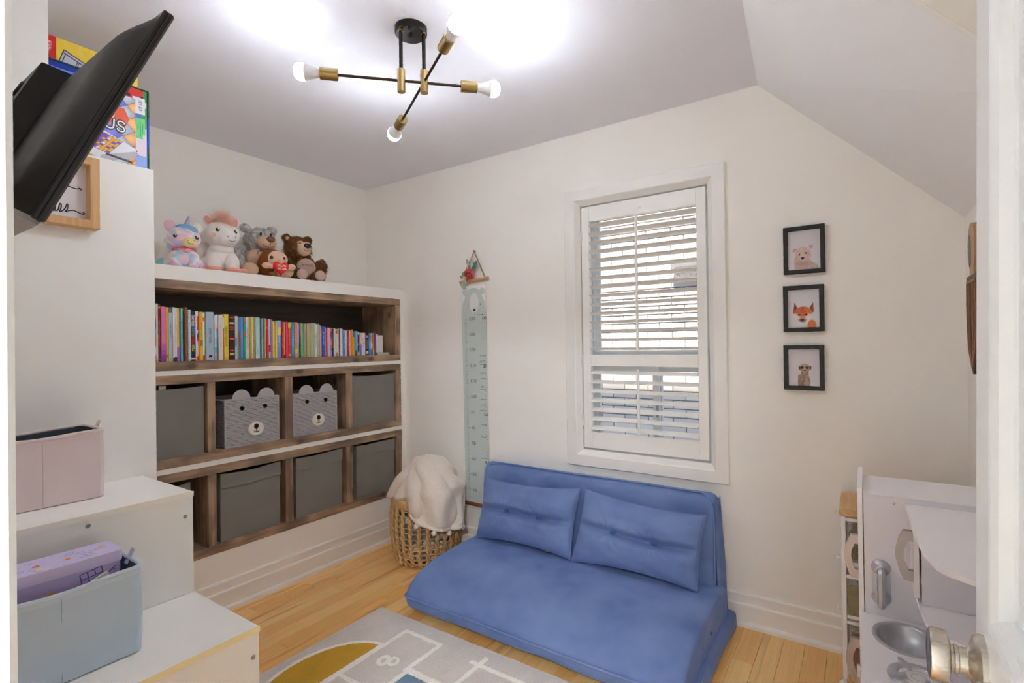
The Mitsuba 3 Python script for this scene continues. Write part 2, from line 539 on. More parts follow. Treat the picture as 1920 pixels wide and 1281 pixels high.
# vinyl frame: fixed light above, two sliding sashes below
put('frame', mitred([(0, 0), (0, .05), (.042, .05), (.042, 0)], ox0 + .01, ox1 - .01, oz0 + .01, oz1 - .01, .15), vin, 'satin', w1, smooth=False)
put('mullion_bar', box(ox0 + .04, ox1 - .04, .095, .15, 1.205, 1.262, .003), vin, 'satin', w1, smooth=False)
put('sash', mitred([(0, 0), (0, .024), (.034, .024), (.034, 0)], ox0 + .05, 1.802, oz0 + .05, 1.207, .124), vin, 'satin', w1, smooth=False)
put('sash', mitred([(0, 0), (0, .024), (.034, .024), (.034, 0)], 1.775, ox1 - .05, oz0 + .05, 1.207, .150), vin, 'satin', w1, smooth=False)
put('sash', mitred([(0, 0), (0, .02), (.03, .02), (.03, 0)], ox0 + .05, ox1 - .05, 1.26, oz1 - .05, .145), vin, 'satin', w1, smooth=False)
put('sash_lock', rbox(1.455, 1.475, .094, .102, .88, .95, .004), '#cfd4d6', 'satin', w1)
put('sash_lock', rbox(1.787, 1.799, .094, .102, .93, 1.0, .004), '#9aa0a2', 'satin', w1)
scene['window_glass'] = {'type': 'thindielectric', 'int_ior': 1.5}
for nm, a in (('pane', (ox0 + .08, ox1 - .08, 1.29, oz1 - .08, .134)), ('pane', (ox0 + .08, 1.77, oz0 + .08, 1.176, .112)), ('pane', (1.807, ox1 - .08, oz0 + .08, 1.176, .138))):
    g = tri((np.array([[a[0], a[4], a[2]], [a[1], a[4], a[2]], [a[1], a[4], a[3]], [a[0], a[4], a[3]]]), np.array([[0, 1, 2, 3]])))
    put(nm, g, None, 'window_glass', w1, smooth=False)

sh = thing('plantation_shutter', 'white louvred shutter panel hinged in the window, tall louvres above and short set below', 'shutter')
px0, px1, pz0, pz1, ys0, ys1 = 1.402, 2.076, .748, 2.094, .012, .040
scol = '#ece9e3'
put('stile', box(px0, px0 + .046, ys0, ys1, pz0, pz1, .002), scol, 'satin', sh, smooth=False)
put('stile', box(px1 - .046, px1, ys0, ys1, pz0, pz1, .002), scol, 'satin', sh, smooth=False)
for z0, z1 in ((pz0, .836), (1.2035, 1.268), (2.010, pz1)):
    put('rail', box(px0 + .046, px1 - .046, ys0 + .001, ys1 - .001, z0, z1, .002), scol, 'satin', sh, smooth=False)


def slat(z, tilt, x0, x1, w=.060, t=.009):
    a = np.linspace(0, 2 * np.pi, 20, endpoint=False)
    prof = np.stack([np.cos(a) * w / 2, np.sin(a) * t / 2 * (1 - .25 * np.cos(a) ** 2)], 1)
    c, s = math.cos(tilt), math.sin(tilt)
    yz = np.stack([prof[:, 0] * c - prof[:, 1] * s, prof[:, 0] * s + prof[:, 1] * c], 1)
    m = extrude(Polygon(yz), x1 - x0)
    v = m.vertices.copy()
    m.vertices = np.stack([x0 + v[:, 2], (ys0 + ys1) / 2 + v[:, 0], z + v[:, 1]], 1)
    m.fix_normals()
    return m


sx0, sx1 = px0 + .048, px1 - .048
n1 = 15
for i in range(n1):
    z = 1.300 + i * (1.986 - 1.300) / (n1 - 1)
    put('slat', slat(z, math.radians(-12), sx0, sx1), scol, 'satin', sh, smooth=40)
for i in range(7):
    z = .862 + i * (1.168 - .862) / 6
    put('slat', slat(z, math.radians(14), sx0, sx1), scol, 'satin', sh, smooth=40)
xm = 1.733
put('tilt_rod', box(xm - .006, xm + .006, -.026, -.014, 1.285, 2.0, .003), scol, 'satin', sh, smooth=False)
put('tilt_rod', box(xm - .006, xm + .006, -.026, -.014, .848, 1.192, .003), scol, 'satin', sh, smooth=False)
for z in (.90, 1.235, 1.93):
    put('hinge', [rod((px0 - .006, ys0 - .003, z - .032), (px0 - .006, ys0 - .003, z + .032), .0045, 10), box(px0 - .004, px0 + .006, ys0 - .0015, ys0 + .002, z - .03, z + .03)], '#d8d8d6', 'satin', sh)
for z in (.795, 1.245, 1.222, 2.05):
    put('magnet_catch', lathe([(0, 0), (.006, 0), (.006, .002), (0, .003)], 14, (xm + .01, ys0, z), (0, -1, 0)), '#f2f1ee', 'satin', sh)

# ---------------------------------------------------------------- outside: roof edge and the neighbour's brick wall
struct('roof_eave', box(-1.5, 4.5, -4.5, .40, 2.66, 2.78), '#8a8680')
struct('ground_outside', box(-3, 6, .16, 8, -.9, -.8), '#8d8b86')
NY = 1.9
nb = struct('wall_neighbour', box(-1.2, 3.4, NY + .012, NY + .3, -.8, 3.6), '#8d9097')
bv = []
for c in ('#e2e2e0', '#d9d9d8', '#e8e7e4', '#d2d3d3'):
    for wd in (.212, .101):
        m = box(0, wd, 0, .02, 0, .0655, .003)
        bv.append(mikit.ply(m, 'matte', color=np.tile(L(c), (len(m.vertices), 1))))
r = random.Random(5)
row, z = 0, .30
while z < 2.62:
    x = .22 - (.111 if row % 2 else 0)
    while x < 1.72:
        if not (1.36 < x + .1 < 1.76 and 1.86 < z < 1.99):
            k = numbered(nb + '__brick')
            scene[k] = {**bv[2 * r.randrange(4)], 'to_world': T().translate([x, NY - .006 + r.uniform(0, .003), z])}
        x += .222
    z += .0755
    row += 1
st = fuzz(tri(m3.Manifold(m3.Mesh(np.asarray(box(1.37, 1.80, NY - .06, NY + .02, 1.855, 1.975).vertices, np.float32), np.asarray(box(1.37, 1.80, NY - .06, NY + .02, 1.855, 1.975).faces, np.uint32))).refine_to_length(.02)), .012, 22, 3)
put('stone_block', st, '#77777c', 'matte', nb, smooth=False, label='rough grey stone block in the white brick wall outside')

# ================================================================ bookcases built into the low wall
DV = {0: [], 1: [(-1.343, -1.305), (-.927, -.878), (-.513, -.460)], 2: [(-1.343, -1.303), (-.927, -.880), (-.513, -.462)]}
XF, XB = .004, -.345
ROWN = ('long open top bookcase of dark stained wood filled with books', 'middle bookcase of dark stained wood with four cubbies and two bear baskets', 'lowest bookcase of dark stained wood with four cubbies of grey bins')
for rI, (z0, z1) in enumerate(BR):
    bc = thing('built_in_bookcase', ROWN[rI], 'bookcase', 'bookcases built into the left wall')
    s = lambda: (0, rng.random())
    v = lambda: (1, rng.random())
    bt = .043
    put('bottom_board', box(XB, XF, by0, by1, z0, z0 + bt, .002), None, 'shelf_wood', bc, smooth=False, uv=s())
    put('top_board', box(XB, XF, by0, by1, z1 - bt, z1, .002), None, 'shelf_wood', bc, smooth=False, uv=s())
    put('side_board', box(XB, XF - .0005, by1 - .046, by1, z0 + bt, z1 - bt, .0015), None, 'shelf_wood', bc, smooth=False, uv=v())
    put('side_board', box(XB, XF - .0005, by0, by0 + .04, z0 + bt, z1 - bt, .0015), None, 'shelf_wood', bc, smooth=False, uv=v())
    for a, b in DV[rI]:
        put('divider', box(XB, XF - .0005, a, b, z0 + bt, z1 - bt, .0015), None, 'shelf_wood', bc, smooth=False, uv=v())
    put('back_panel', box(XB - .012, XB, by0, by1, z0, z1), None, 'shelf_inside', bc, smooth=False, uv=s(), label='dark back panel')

# ---------------------------------------------------------------- books on the top shelf
BOOKS = [
    (-1.5624,-1.5571,0.263,'multicoloured striped book','#e8ded6',[(0,0.12,'#5f7f6c'),(0.28,0.45,'#d8504a'),(0.45,0.6,'#6fae8a'),(0.6,0.78,'#6a4c93'),(0.8,0.9,'#f0a070')],'',''),
    (-1.5565,-1.548,0.273,'pale grey-white book','#d5dade',[(0.02,0.04,'#c9605c')],'',''),
    (-1.5474,-1.5351,0.271,'dark red book with gold title','#7e211c',[(0.93,0.96,'#c9a24a'),(0.03,0.04,'#c9a24a')],'THE NIGHT BEFORE CHRISTMAS','#c9a24a'),
    (-1.5347,-1.5162,0.261,'pink book fading to purple','#e078b0',[(0,0.12,'#7a3fa8'),(0.12,0.22,'#9c55b4'),(0.22,0.32,'#c168b4')],'',''),
    (-1.5158,-1.5043,0.259,'amber book with a red patch','#e2a93a',[(0.07,0.13,'#e0482a')],'',''),
    (-1.5035,-1.4878,0.259,'light blue-grey book with a leaf drawing','#b4c3d4',[(0,0.14,'#a9c4a0'),(0.9,1,'#57746a')],'Forest School','#3d5568'),
    (-1.4871,-1.4789,0.26,'cream paperback with a brown foot','#e4dedb',[(0,0.07,'#4a2f28')],'',''),
    (-1.4781,-1.4674,0.259,'white paperback with grey lettering','#dcdadb',[(0,0.08,'#4d2c24')],'@lines','#9aa0b0'),
    (-1.4667,-1.4553,0.257,'yellow book with a purple foot','#e9bd3f',[(0,0.26,'#b266b0')],'@lines','#b98a20'),
    (-1.4549,-1.4502,0.256,'thin royal blue book','#3f66b4',[],'',''),
    (-1.4498,-1.4403,0.256,'turquoise book with dark title','#7cc9c4',[],'@lines','#2f7a7c'),
    (-1.4398,-1.4354,0.246,'thin navy book','#23284a',[],'',''),
    (-1.4349,-1.4313,0.247,'thin yellow book beside a navy one','#e8c02c',[(0,0.08,'#27408a')],'',''),
    (-1.4309,-1.4205,0.263,'brown-orange hardback','#a8561c',[],'',''),
    (-1.4196,-1.4076,0.251,'white spiral-bound book with pale blue coils','#dfe3e0',[],'@coil',''),
    (-1.406,-1.3847,0.246,'black book with a many-coloured title','#23233a',[(0.03,0.06,'#d7d8e4')],'@rebel',''),
    (-1.3844,-1.3775,0.246,'lilac-white book','#e2dbe6',[(0,0.08,'#e0b030')],'',''),
    (-1.377,-1.3691,0.246,'white book with a red swoosh','#e9e2e6',[(0,0.1,'#d82c2c'),(0.4,0.47,'#d8403c'),(0.47,0.55,'#3f66c0'),(0.62,0.9,'#dd4a40')],'',''),
    (-1.3681,-1.3625,0.242,'thin amber book','#d8a032',[],'',''),
    (-1.3621,-1.3498,0.243,'golden yellow book with dark lettering','#e3bb30',[(0.3,0.42,'#c06a20')],'@lines','#6b5510'),
    (-1.3494,-1.3392,0.24,'white book with a red foot','#ebe4da',[(0,0.11,'#d8262c'),(0.82,0.9,'#e0564e')],'',''),
    (-1.3385,-1.3346,0.239,'thin sage green book','#7ba890',[],'',''),
    (-1.3342,-1.2975,0.244,'thick grey-blue book titled FAIRY TALES','#aebdcd',[(0,0.02,'#9fb0c2')],'FAIRY TALES','#2e3a48'),
    (-1.2965,-1.2862,0.228,'pastel picture book with green and red bands','#cfe3ea',[(0.0,0.12,'#e09a70'),(0.14,0.3,'#6fb598'),(0.32,0.5,'#a9d3b8'),(0.66,0.8,'#efb3b0')],'',''),
    (-1.2857,-1.2783,0.233,'white book with a blue lower half','#e6e0d8',[(0,0.7,'#5470b0')],'',''),
    (-1.2774,-1.255,0.231,'wide cream book with faint title','#ddd5cc',[],'@lines','#b3a79a'),
    (-1.2545,-1.2479,0.233,'white book with an orange lower half','#e9dfd4',[(0,0.7,'#c8681c'),(0.95,1,'#c8681c')],'',''),
    (-1.2474,-1.2215,0.236,'bright yellow book titled TERRIFIC DINOSAUR','#e6d24e',[(0.03,0.06,'#cdb838')],'TERRIFIC DINOSAUR','#5d5a2c'),
    (-1.221,-1.1937,0.233,'dark maroon hardback with gold and orange bands','#3c1a20',[(0.2,0.215,'#d0582c'),(0.67,0.685,'#d0582c'),(0.72,0.735,'#d0582c'),(0.93,0.945,'#d0582c'),(0.1,0.15,'#c9ab70'),(0.45,0.49,'#e2552c'),(0.8,0.84,'#d9c4a0')],'',''),
    (-1.1924,-1.1843,0.228,'pale grey book with blue art','#c9d2da',[(0.3,0.5,'#5f93c2')],'',''),
    (-1.1837,-1.1753,0.226,'pale blue-grey book','#d2d6da',[(0.0,0.6,'#9dbbd6')],'',''),
    (-1.1743,-1.1695,0.229,'thin yellow-gold book','#e6b43a',[],'',''),
    (-1.169,-1.1581,0.226,'blue book with a brown and green foot','#4a7cc4',[(0,0.3,'#48887c'),(0.3,0.62,'#8a5a40')],'',''),
    (-1.1578,-1.1439,0.225,'cornflower blue book','#6f95d6',[(0.0,0.03,'#5d84c8')],'@lines','#a9c0e8'),
    (-1.1433,-1.1331,0.225,'bright green book with red marks','#2fae7c',[(0.9,0.97,'#e0504c'),(0.55,0.62,'#e0504c')],'',''),
    (-1.1326,-1.1141,0.225,'white book titled A LIGHT IN THE ATTIC','#dad6d6',[],'A LIGHT IN THE ATTIC','#6e6a68'),
    (-1.1133,-1.1059,0.228,'mustard book','#c8a22a',[],'',''),
    (-1.1053,-1.0976,0.227,'narrow cream book between mustard ones','#dcd3c0',[],'',''),
    (-1.0968,-1.0844,0.228,'yellow wire-bound book','#d8b955',[],'@coil2',''),
    (-1.0832,-1.0586,0.225,'pale aqua book with white lettering','#a5cbd6',[(0.0,0.1,'#c5dcd6')],'@lines','#eef2ec'),
    (-1.058,-1.0512,0.224,'thin ochre book','#c89a4c',[],'',''),
    (-1.0504,-1.045,0.223,'thin dark green book','#0f5048',[],'',''),
    (-1.0444,-1.0327,0.221,'teal and pale blue book','#59b3bc',[(0.0,0.5,'#8cc0d4')],'',''),
    (-1.0319,-1.025,0.223,'thin rust-orange book','#c0703c',[],'',''),
    (-1.0244,-1.0177,0.222,'thin beige book','#d8c8ae',[],'',''),
    (-1.0169,-1.007,0.219,'bright red book with a white dot','#cf332c',[(0.75,0.78,'#e8dcd8')],'',''),
    (-1.0062,-0.9954,0.218,'pale lilac book with a dark red patch','#c4cbe4',[(0,0.17,'#a9c6c0'),(0.17,0.34,'#a82434')],'',''),
    (-0.9948,-0.9901,0.215,'thin purple-blue book','#5a6ed0',[(0,0.6,'#8a55b8')],'',''),
    (-0.9895,-0.9789,0.216,'orange book beside a thin purple one','#d38b2e',[],'',''),
    (-0.9777,-0.9664,0.207,'pale yellow book','#ecd67c',[],'',''),
    (-0.9658,-0.9557,0.207,'butter yellow book','#e6cc66',[],'',''),
    (-0.9551,-0.9325,0.212,'light blue book with a cream band','#5f9ad8',[(0.61,0.82,'#e6cf96'),(0.82,1,'#8cb2dc')],'@lines','#dfe9f6'),
    (-0.9315,-0.9172,0.207,'crimson book with purple and yellow title','#b61f2c',[],'@lines','#d8b23c'),
    (-0.9163,-0.904,0.205,'ochre book with a black foot','#e2b458',[(0,0.08,'#2a2020')],'',''),
    (-0.903,-0.8899,0.206,'hot pink book','#e23a70',[],'',''),
    (-0.889,-0.8698,0.204,'red book with a yellow top','#d62a34',[(0.85,1,'#ecc92a'),(0.05,0.11,'#e8a030')],'@lines','#e9b23c'),
    (-0.8681,-0.8495,0.205,'teal book','#3fa3b4',[(0,0.09,'#2f96b2')],'@lines','#a8dbe2'),
    (-0.8489,-0.8308,0.206,'coral pink book with yellow flowers','#f0808e',[(0.12,0.25,'#e8c46c')],'@lines','#f6b4b0'),
    (-0.8296,-0.816,0.198,'pale blue book with a green lower half','#b4cbe2',[(0,0.4,'#96bf8c'),(0,0.08,'#35ac74')],'',''),
    (-0.8154,-0.8094,0.196,'thin bottle green book','#0d4a3c',[(0.65,1,'#d86a78')],'',''),
    (-0.8085,-0.7951,0.201,'apple green book','#86bd62',[],'@lines','#cfe3a8'),
    (-0.7942,-0.7875,0.198,'thin mid blue book','#3f74c0',[],'',''),
    (-0.7866,-0.7812,0.198,'thin pale pink book','#eab0bc',[],'',''),
    (-0.7803,-0.7648,0.197,'old book with dark gold page edges showing','#b08c2a',[],'@pages',''),
    (-0.7639,-0.7494,0.199,'book with pale yellow page edges showing','#e6dea0',[],'@pages',''),
    (-0.7488,-0.7349,0.2,'book with deckled yellow page edges','#d6c878',[],'@pages',''),
    (-0.7343,-0.7215,0.201,'book with speckled straw page edges','#ddd08a',[],'@pages',''),
    (-0.7203,-0.7115,0.204,'thin grey-green book','#c2cdc2',[],'',''),
    (-0.7105,-0.6964,0.198,'white book with red spine lettering','#ece0da',[],'@lines','#cf4a44'),
    (-0.6954,-0.6849,0.2,'aqua green book','#9cc4bc',[],'',''),
    (-0.6839,-0.6747,0.194,'salmon pink book','#e48c84',[],'',''),
    (-0.6712,-0.6641,0.182,'thin white book with a yellow foot','#e9e2d4',[(0,0.25,'#e4c24a'),(0.7,1,'#e8d060')],'',''),
    (-0.6634,-0.646,0.186,'royal blue book with white title','#2f5ab8',[],'@lines','#d4dcf0'),
    (-0.6452,-0.6386,0.181,'thin blue and white book','#7f9ed8',[(0,0.03,'#d02848')],'',''),
    (-0.6377,-0.6276,0.175,'scarlet book','#d4271f',[],'',''),
    (-0.6267,-0.6066,0.177,'dusty pink book','#dfb9c4',[],'',''),
    (-0.6057,-0.5915,0.178,'purple book with orange and blue bands','#722a76',[(0,0.06,'#d86c70'),(0.06,0.22,'#4a9ee6'),(0.4,0.53,'#d2762c'),(0.86,0.98,'#c85a34')],'@lines','#e0cbe2'),
    (-0.5906,-0.5787,0.171,'black book with pale lettering','#1d1a22',[],'@lines','#b9b0c8'),
    (-0.5774,-0.5689,0.174,'narrow cream book','#e6dccb',[],'',''),
    (-0.5682,-0.5546,0.171,'cream book with coloured blocks top and bottom','#ddd6c8',[(0.0,0.05,'#d0703c'),(0.05,0.1,'#5a9cb4'),(0.1,0.14,'#d04a2c'),(0.83,0.88,'#d0522c'),(0.88,0.94,'#4a90b4'),(0.94,1,'#9fb04a')],'',''),
    (-0.554,-0.5406,0.17,'off-white book','#e2dace',[],'',''),
    (-0.5397,-0.5338,0.171,'thin plum book','#5d3866',[],'',''),
    (-0.5328,-0.5152,0.173,'ivory book','#e3dcd0',[],'',''),
    (-0.5133,-0.4987,0.166,'blue and white book with white title','#3f7cc8',[(0,0.02,'#a9c8ec'),(0.86,1,'#78a6dc')],'Little Blue Truck','#eaf0f8'),
    (-0.4977,-0.484,0.161,'powder blue book','#b9cfe8',[],'',''),
    (-0.483,-0.464,0.163,'deep red book with faint title','#b3201f',[],'@lines','#d87a70'),
    (-0.463,-0.448,0.16,'pale blush book','#ecd9d4',[],'@lines','#cf8a80'),
    (-0.447,-0.4326,0.169,'orange hardback','#d68a24',[],'',''),
    (-0.4319,-0.4237,0.121,'short yellow book','#e6b81c',[],'',''),
    (-0.423,-0.4161,0.121,'short red-orange book','#d4452a',[],'',''),
    (-0.4147,-0.405,0.159,'sky blue book with a navy foot','#5fb2e6',[(0,0.22,'#2a4a7c')],'',''),
    (-0.4041,-0.3947,0.158,'light blue book beside a sky blue one','#7fb0de',[],'',''),
    (-0.3937,-0.3812,0.154,'dark brown book with a yellow foot','#4a3a34',[(0,0.16,'#e6c03c'),(0.45,0.48,'#d8d0c4'),(0.88,1,'#dcd2c0')],'',''),
    (-0.3802,-0.3677,0.148,'pink book with a blue lower half','#e8b0bc',[(0,0.5,'#4a6cc0')],'',''),
    (-0.3663,-0.3409,0.149,'wide off-white book','#dedad2',[],'@lines','#c46a70'),
    (-0.3397,-0.3307,0.149,'thin rose pink book','#e8a9b6',[],'',''),
    (-0.3293,-0.3025,0.149,'black book with a white disc at its foot','#1c1418',[],'@disc',''),
    (-0.3011,-0.2848,0.145,'cobalt blue book','#2f86c4',[(0.3,0.7,'#5cb0e0')],'',''),
    (-0.2827,-0.2689,0.147,'white and orange book with violet lettering','#e6dcd8',[(0.58,0.92,'#e08a3c'),(0.02,0.3,'#4a4aa8')],'',''),
    (-0.2678,-0.2549,0.15,'orange book with a yellow foot','#c8702a',[(0,0.28,'#e8b41c')],'',''),
    (-0.2535,-0.2437,0.146,'violet-blue book','#5c5cb0',[(0,0.12,'#2a1c24'),(0.12,0.4,'#8a7c74')],'',''),
    (-0.2427,-0.2307,0.139,'cream book with a blue foot','#e6dfc8',[(0,0.12,'#3c88c4')],'',''),
]
SZ = 1.272
prev = 'left end of the shelf'


def stext(s_, z0, z1, ymid, xs, h, col, parent, bold=False, right=(0, 0, -1), up=(0, 1, 0)):
    put('spine_title', text(s_, h, (xs, ymid - h / 2, z1), right, up, .0004, bold, fit=z1 - z0), col, 'matte', parent, smooth=False)


r = random.Random(11)
for i, (y0, y1, h, desc, col, bands, txt, tcol) in enumerate(BOOKS):
    short = prev.split(' with ')[0].split(' showing')[0].split(' beside')[0].split(' titled')[0].split(' fading')[0]
    cand = [f'{desc} on the top shelf, right of the {prev}', f'{desc}, right of the {prev}', f'{desc}, right of the {short}', desc + ' on the top shelf']
    bk = thing('book', next(q for q in cand if len(q.split()) <= 16), 'book', 'books on the top shelf')
    prev = desc
    w = y1 - y0
    dp = min(.24, h * .78)
    xf = -.014 - r.uniform(0, .012)
    gap = min(.0003, w * .04)
    a, b = y0 + gap, y1 - gap
    ct = min(.0022, w * .18)
    # cover: spine plus two boards
    if txt != '@pages':
        put('cover', [box(xf - .003, xf, a, b, SZ, SZ + h, min(.0012, w * .2)), box(xf - dp, xf - .001, a, a + ct, SZ, SZ + h), box(xf - dp, xf - .001, b - ct, b, SZ, SZ + h)], col, 'satin', bk, smooth=False)
        put('pages', box(xf - dp + .004, xf - .003, a + ct, b - ct, SZ + .002, SZ + h - .003), '#e6dfd0', 'matte', bk, smooth=False)
    else:
        put('cover', [box(xf - dp, xf, a, a + ct, SZ, SZ + h), box(xf - dp, xf, b - ct, b, SZ, SZ + h)], '#cfd3b4', 'satin', bk, smooth=False)
        ny = 9
        leaf = []
        for q in range(ny):
            q0 = a + ct + (b - a - 2 * ct) * q / ny
            leaf.append(box(xf - dp + .004, xf - .002 - r.uniform(0, .003), q0, q0 + (b - a - 2 * ct) / ny * .92, SZ + .001, SZ + h - .002 - r.uniform(0, .003)))
        lm = trimesh.util.concatenate(leaf)
        cc = np.concatenate([np.tile(L(col) * r.uniform(.62, 1.08), (8, 1)) for _ in range(ny)])
        put('pages', lm, cc, 'matte', bk, smooth=False)
    for f0, f1, bc_ in bands:
        put('spine_band', box(xf - .001, xf + .0003, a + w * .03, b - w * .03, SZ + f0 * h, SZ + f1 * h), bc_, 'satin', bk, smooth=False)
    xs, ym = xf + .0005, (a + b) / 2
    if txt == '@lines':
        z, top = SZ + h * r.uniform(.25, .4), SZ + h * r.uniform(.70, .84)
        ms = []
        while z < top:
            l = r.uniform(.0016, .0034)
            o = r.uniform(.10, .24) * w
            ms.append(box(xs - .0003, xs + .0001, ym - o, ym + w * .20 * r.choice([.6, 1, 1]), z, z + l * .55))
            ms.append(box(xs - .0003, xs + .0001, ym - o, ym - o + w * .07, z, z + l))
            z += l + (.0012 if r.random() < .82 else .006)
        put('spine_lettering', ms, tcol, 'matte', bk, smooth=False)
    elif txt == '@rebel':
        for s_, f0, f1, c_ in (('Good Night', .70, .92, '#e8e4ea'), ('STORIES', .545, .69, '#78a8d8'), ('for', .49, .53, '#e6cf40'), ('REBEL', .335, .475, '#e23040'), ('GIRLS', .19, .325, '#e8dc60')):
            stext(s_, SZ + f0 * h, SZ + f1 * h, ym, xs, .014, c_, bk, True)
    elif txt == '@disc':
        put('spine_disc', lathe([(0, .0006), (w * .42, .0005), (w * .42, 0)], 20, (xs, ym, SZ + h * .13), (1, 0, 0)), '#d8d8d2', 'matte', bk)
        put('spine_disc', lathe([(0, .0006), (w * .36, .0005), (w * .36, 0)], 20, (xs, ym, SZ + h * .83), (1, 0, 0)), '#a98cc8', 'matte', bk)
        put('spine_band', box(xs - .001, xs, ym - w * .2, ym + w * .3, SZ + .27 * h, SZ + .72 * h), '#6a5a6e', 'satin', bk, smooth=False)
    elif txt in ('@coil', '@coil2'):
        cm, cc = ('#8fc0c4', 17) if txt == '@coil' else ('#7d5a2c', 26)
        for q in range(cc):
            z = SZ + h * (q + .6) / (cc + .2)
            put('coil', tube([(xs - .006 + .008 * math.cos(t), ym + w * .66 * math.sin(t), z + .0006 * t) for t in np.linspace(-2.0, 2.0, 9)], .0011, 5), cm, 'satin', bk)
    elif txt and txt[0] != '@':
        f0, f1 = {'FAIRY TALES': (.36, .66), 'Forest School': (.45, .72), 'THE NIGHT BEFORE CHRISTMAS': (.28, .72), 'TERRIFIC DINOSAUR': (.30, .76)}.get(txt, (.25, .75))
        stext(txt, SZ + f0 * h, SZ + f1 * h, ym, xs, min(w * .42, .012), tcol, bk)
    if txt == 'FAIRY TALES':
        bear = unary_union([affinity.scale(Point(0, 0).buffer(1), .007, .0045), Point(.0075, .001).buffer(.003), sbox(-.006, -.009, -.003, 0), sbox(.003, -.009, .006, 0)])
        put('spine_emblem', place(extrude(bear, .0004), (xs, ym, SZ + .022), (0, 1, 0), (0, 0, 1)), '#20262e', 'matte', bk, smooth=False)
# a white book turned cover-out and the flat book under it
fb = thing('book', 'flat grey book lying at the right end of the top bookshelf', 'book', 'books on the top shelf')
put('cover', [box(-.20, -.03, -.232, -.112, SZ, SZ + .0025), box(-.20, -.03, -.232, -.112, SZ + .0145, SZ + .017)], '#a39c98', 'satin', fb, smooth=False)
put('pages', box(-.196, -.033, -.230, -.115, SZ + .0025, SZ + .0145), '#c9c2ba', 'matte', fb, smooth=False)
wb = thing('book', 'small white book with a green leaf, leaning cover-out on the flat grey book', 'book', 'books on the top shelf')
put('cover', rotz(box(-.075, -.065, -.214, -.150, SZ + .017, SZ + .134, .001), -10, (-.07, -.21, 0)), '#e0d8d4', 'satin', wb, smooth=False)
lf = unary_union([affinity.rotate(affinity.scale(Point(0, 0).buffer(1), .008, .017), 25, origin=(0, 0)), affinity.translate(affinity.rotate(affinity.scale(Point(0, 0).buffer(1), .007, .013), -20, origin=(0, 0)), .002, .03)])
put('leaf_print', rotz(place(extrude(lf, .0004), (-.0645, -.203, SZ + .062), (0, 1, 0), (0, 0, 1)), -10, (-.07, -.21, 0)), '#41793a', 'matte', wb, smooth=False)
for n_, (ya, yb, hh, c_, d_) in enumerate(((-.229, -.2155, .118, '#e6d9a6', 'small cream book left of the cover-out white book'), (-.2150, -.2085, .122, '#cf2038', 'small red book left of the cover-out white book'))):
    sb = thing('book', d_ + ' on the top shelf', 'book', 'books on the top shelf')
    z0 = SZ + .0171
    put('cover', box(-.13, -.055, ya, yb, z0, z0 + hh, .001), c_, 'satin', sb, smooth=False)
    put('pages', box(-.128, -.057, ya + .002, yb - .002, z0 + hh, z0 + hh + .0005), '#e6dfd0', 'matte', sb, smooth=False)

# ---------------------------------------------------------------- grey storage bins


def bin_mesh(y0, y1, z0, z1, x0, xf, seed, bulge=.004):
    def f(U, V):     # front sheet with slight sag and puckers
        y, z = y0 + (y1 - y0) * U, z0 + (z1 - z0) * V
        d = meshkit.fbm(np.stack([y * 9, z * 14, 0 * y + seed], -1), 3) - .5
        w = np.minimum(np.minimum(U, 1 - U), np.minimum(V, 1 - V))
        x = xf + bulge * (np.sin(np.pi * U) * np.sin(np.pi * V)) + d * .010 * np.clip(w * 8, 0, 1)
        zz = z - .006 * np.sin(np.pi * U) * V * (1 + .3 * math.sin(seed))
        return np.stack([x, y, zz], -1)
    fr = grid(f, 26, 26)
    t = .006
    sides = [box(x0, xf + .0005, y0, y0 + t, z0, z1), box(x0, xf + .0005, y1 - t, y1, z0, z1), box(x0, x0 + t, y0, y1, z0, z1), box(x0, xf, y0, y1, z0, z0 + t)]
    return trimesh.util.concatenate([fr] + sides)


BINS = [  # y0, y1, z0, z1, tilt, band, label
    (-1.700, -1.352, .813, 1.146, 0, False, 'grey fabric bin in the leftmost cubby of the middle bookcase'),
    (-.447, -.089, .813, 1.141, 0, False, 'grey fabric bin right of the bear baskets in the middle bookcase'),
    (-1.700, -1.416, .342, .676, 0, True, 'grey fabric bin half hidden by the white stairs in the lowest bookcase'),
    (-1.277, -.952, .342, .688, 0, True, 'grey fabric bin with folded rim, second cubby of the lowest bookcase'),
    (-.852, -.536, .342, .690, 0, True, 'grey fabric bin with creased front, third cubby of the lowest bookcase'),
    (-.422, -.098, .342, .686, 0, True, 'grey fabric bin nearest the wicker basket, lowest bookcase'),
]
for i, (y0, y1, z0, z1, tl, band, lab) in enumerate(BINS):
    b = thing('storage_bin', lab, 'storage bin', 'grey bins in the bookcases')
    xf = -.016 if i != 2 else -.030
    put('body', bin_mesh(y0, y1, z0, z1, -.335, xf, i * 3.1), None, 'bin_cloth', b, smooth=35)
    if band:
        def f(U, V, y0=y0, y1=y1, z1=z1, xf=xf, i=i):
            y = y0 - .0015 + (y1 - y0 + .003) * U
            z = z1 + .003 - .074 * (1 - V) + .004 * np.sin(5 * U + i)
            return np.stack([xf + .0075 + .004 * np.sin(np.pi * U) * V + .0015 * (V < .06), y, z - .006 * np.sin(np.pi * U) * V], -1)
        put('folded_rim', grid(f, 20, 8), None, 'bin_cloth', b, smooth=35)
    if i == 0:
        put('paper_tag', box(-.03, -.028, -1.545, -1.515, 1.140, 1.158, .0005), '#e8e8ea', 'matte', b, smooth=False)

# ---------------------------------------------------------------- bear baskets


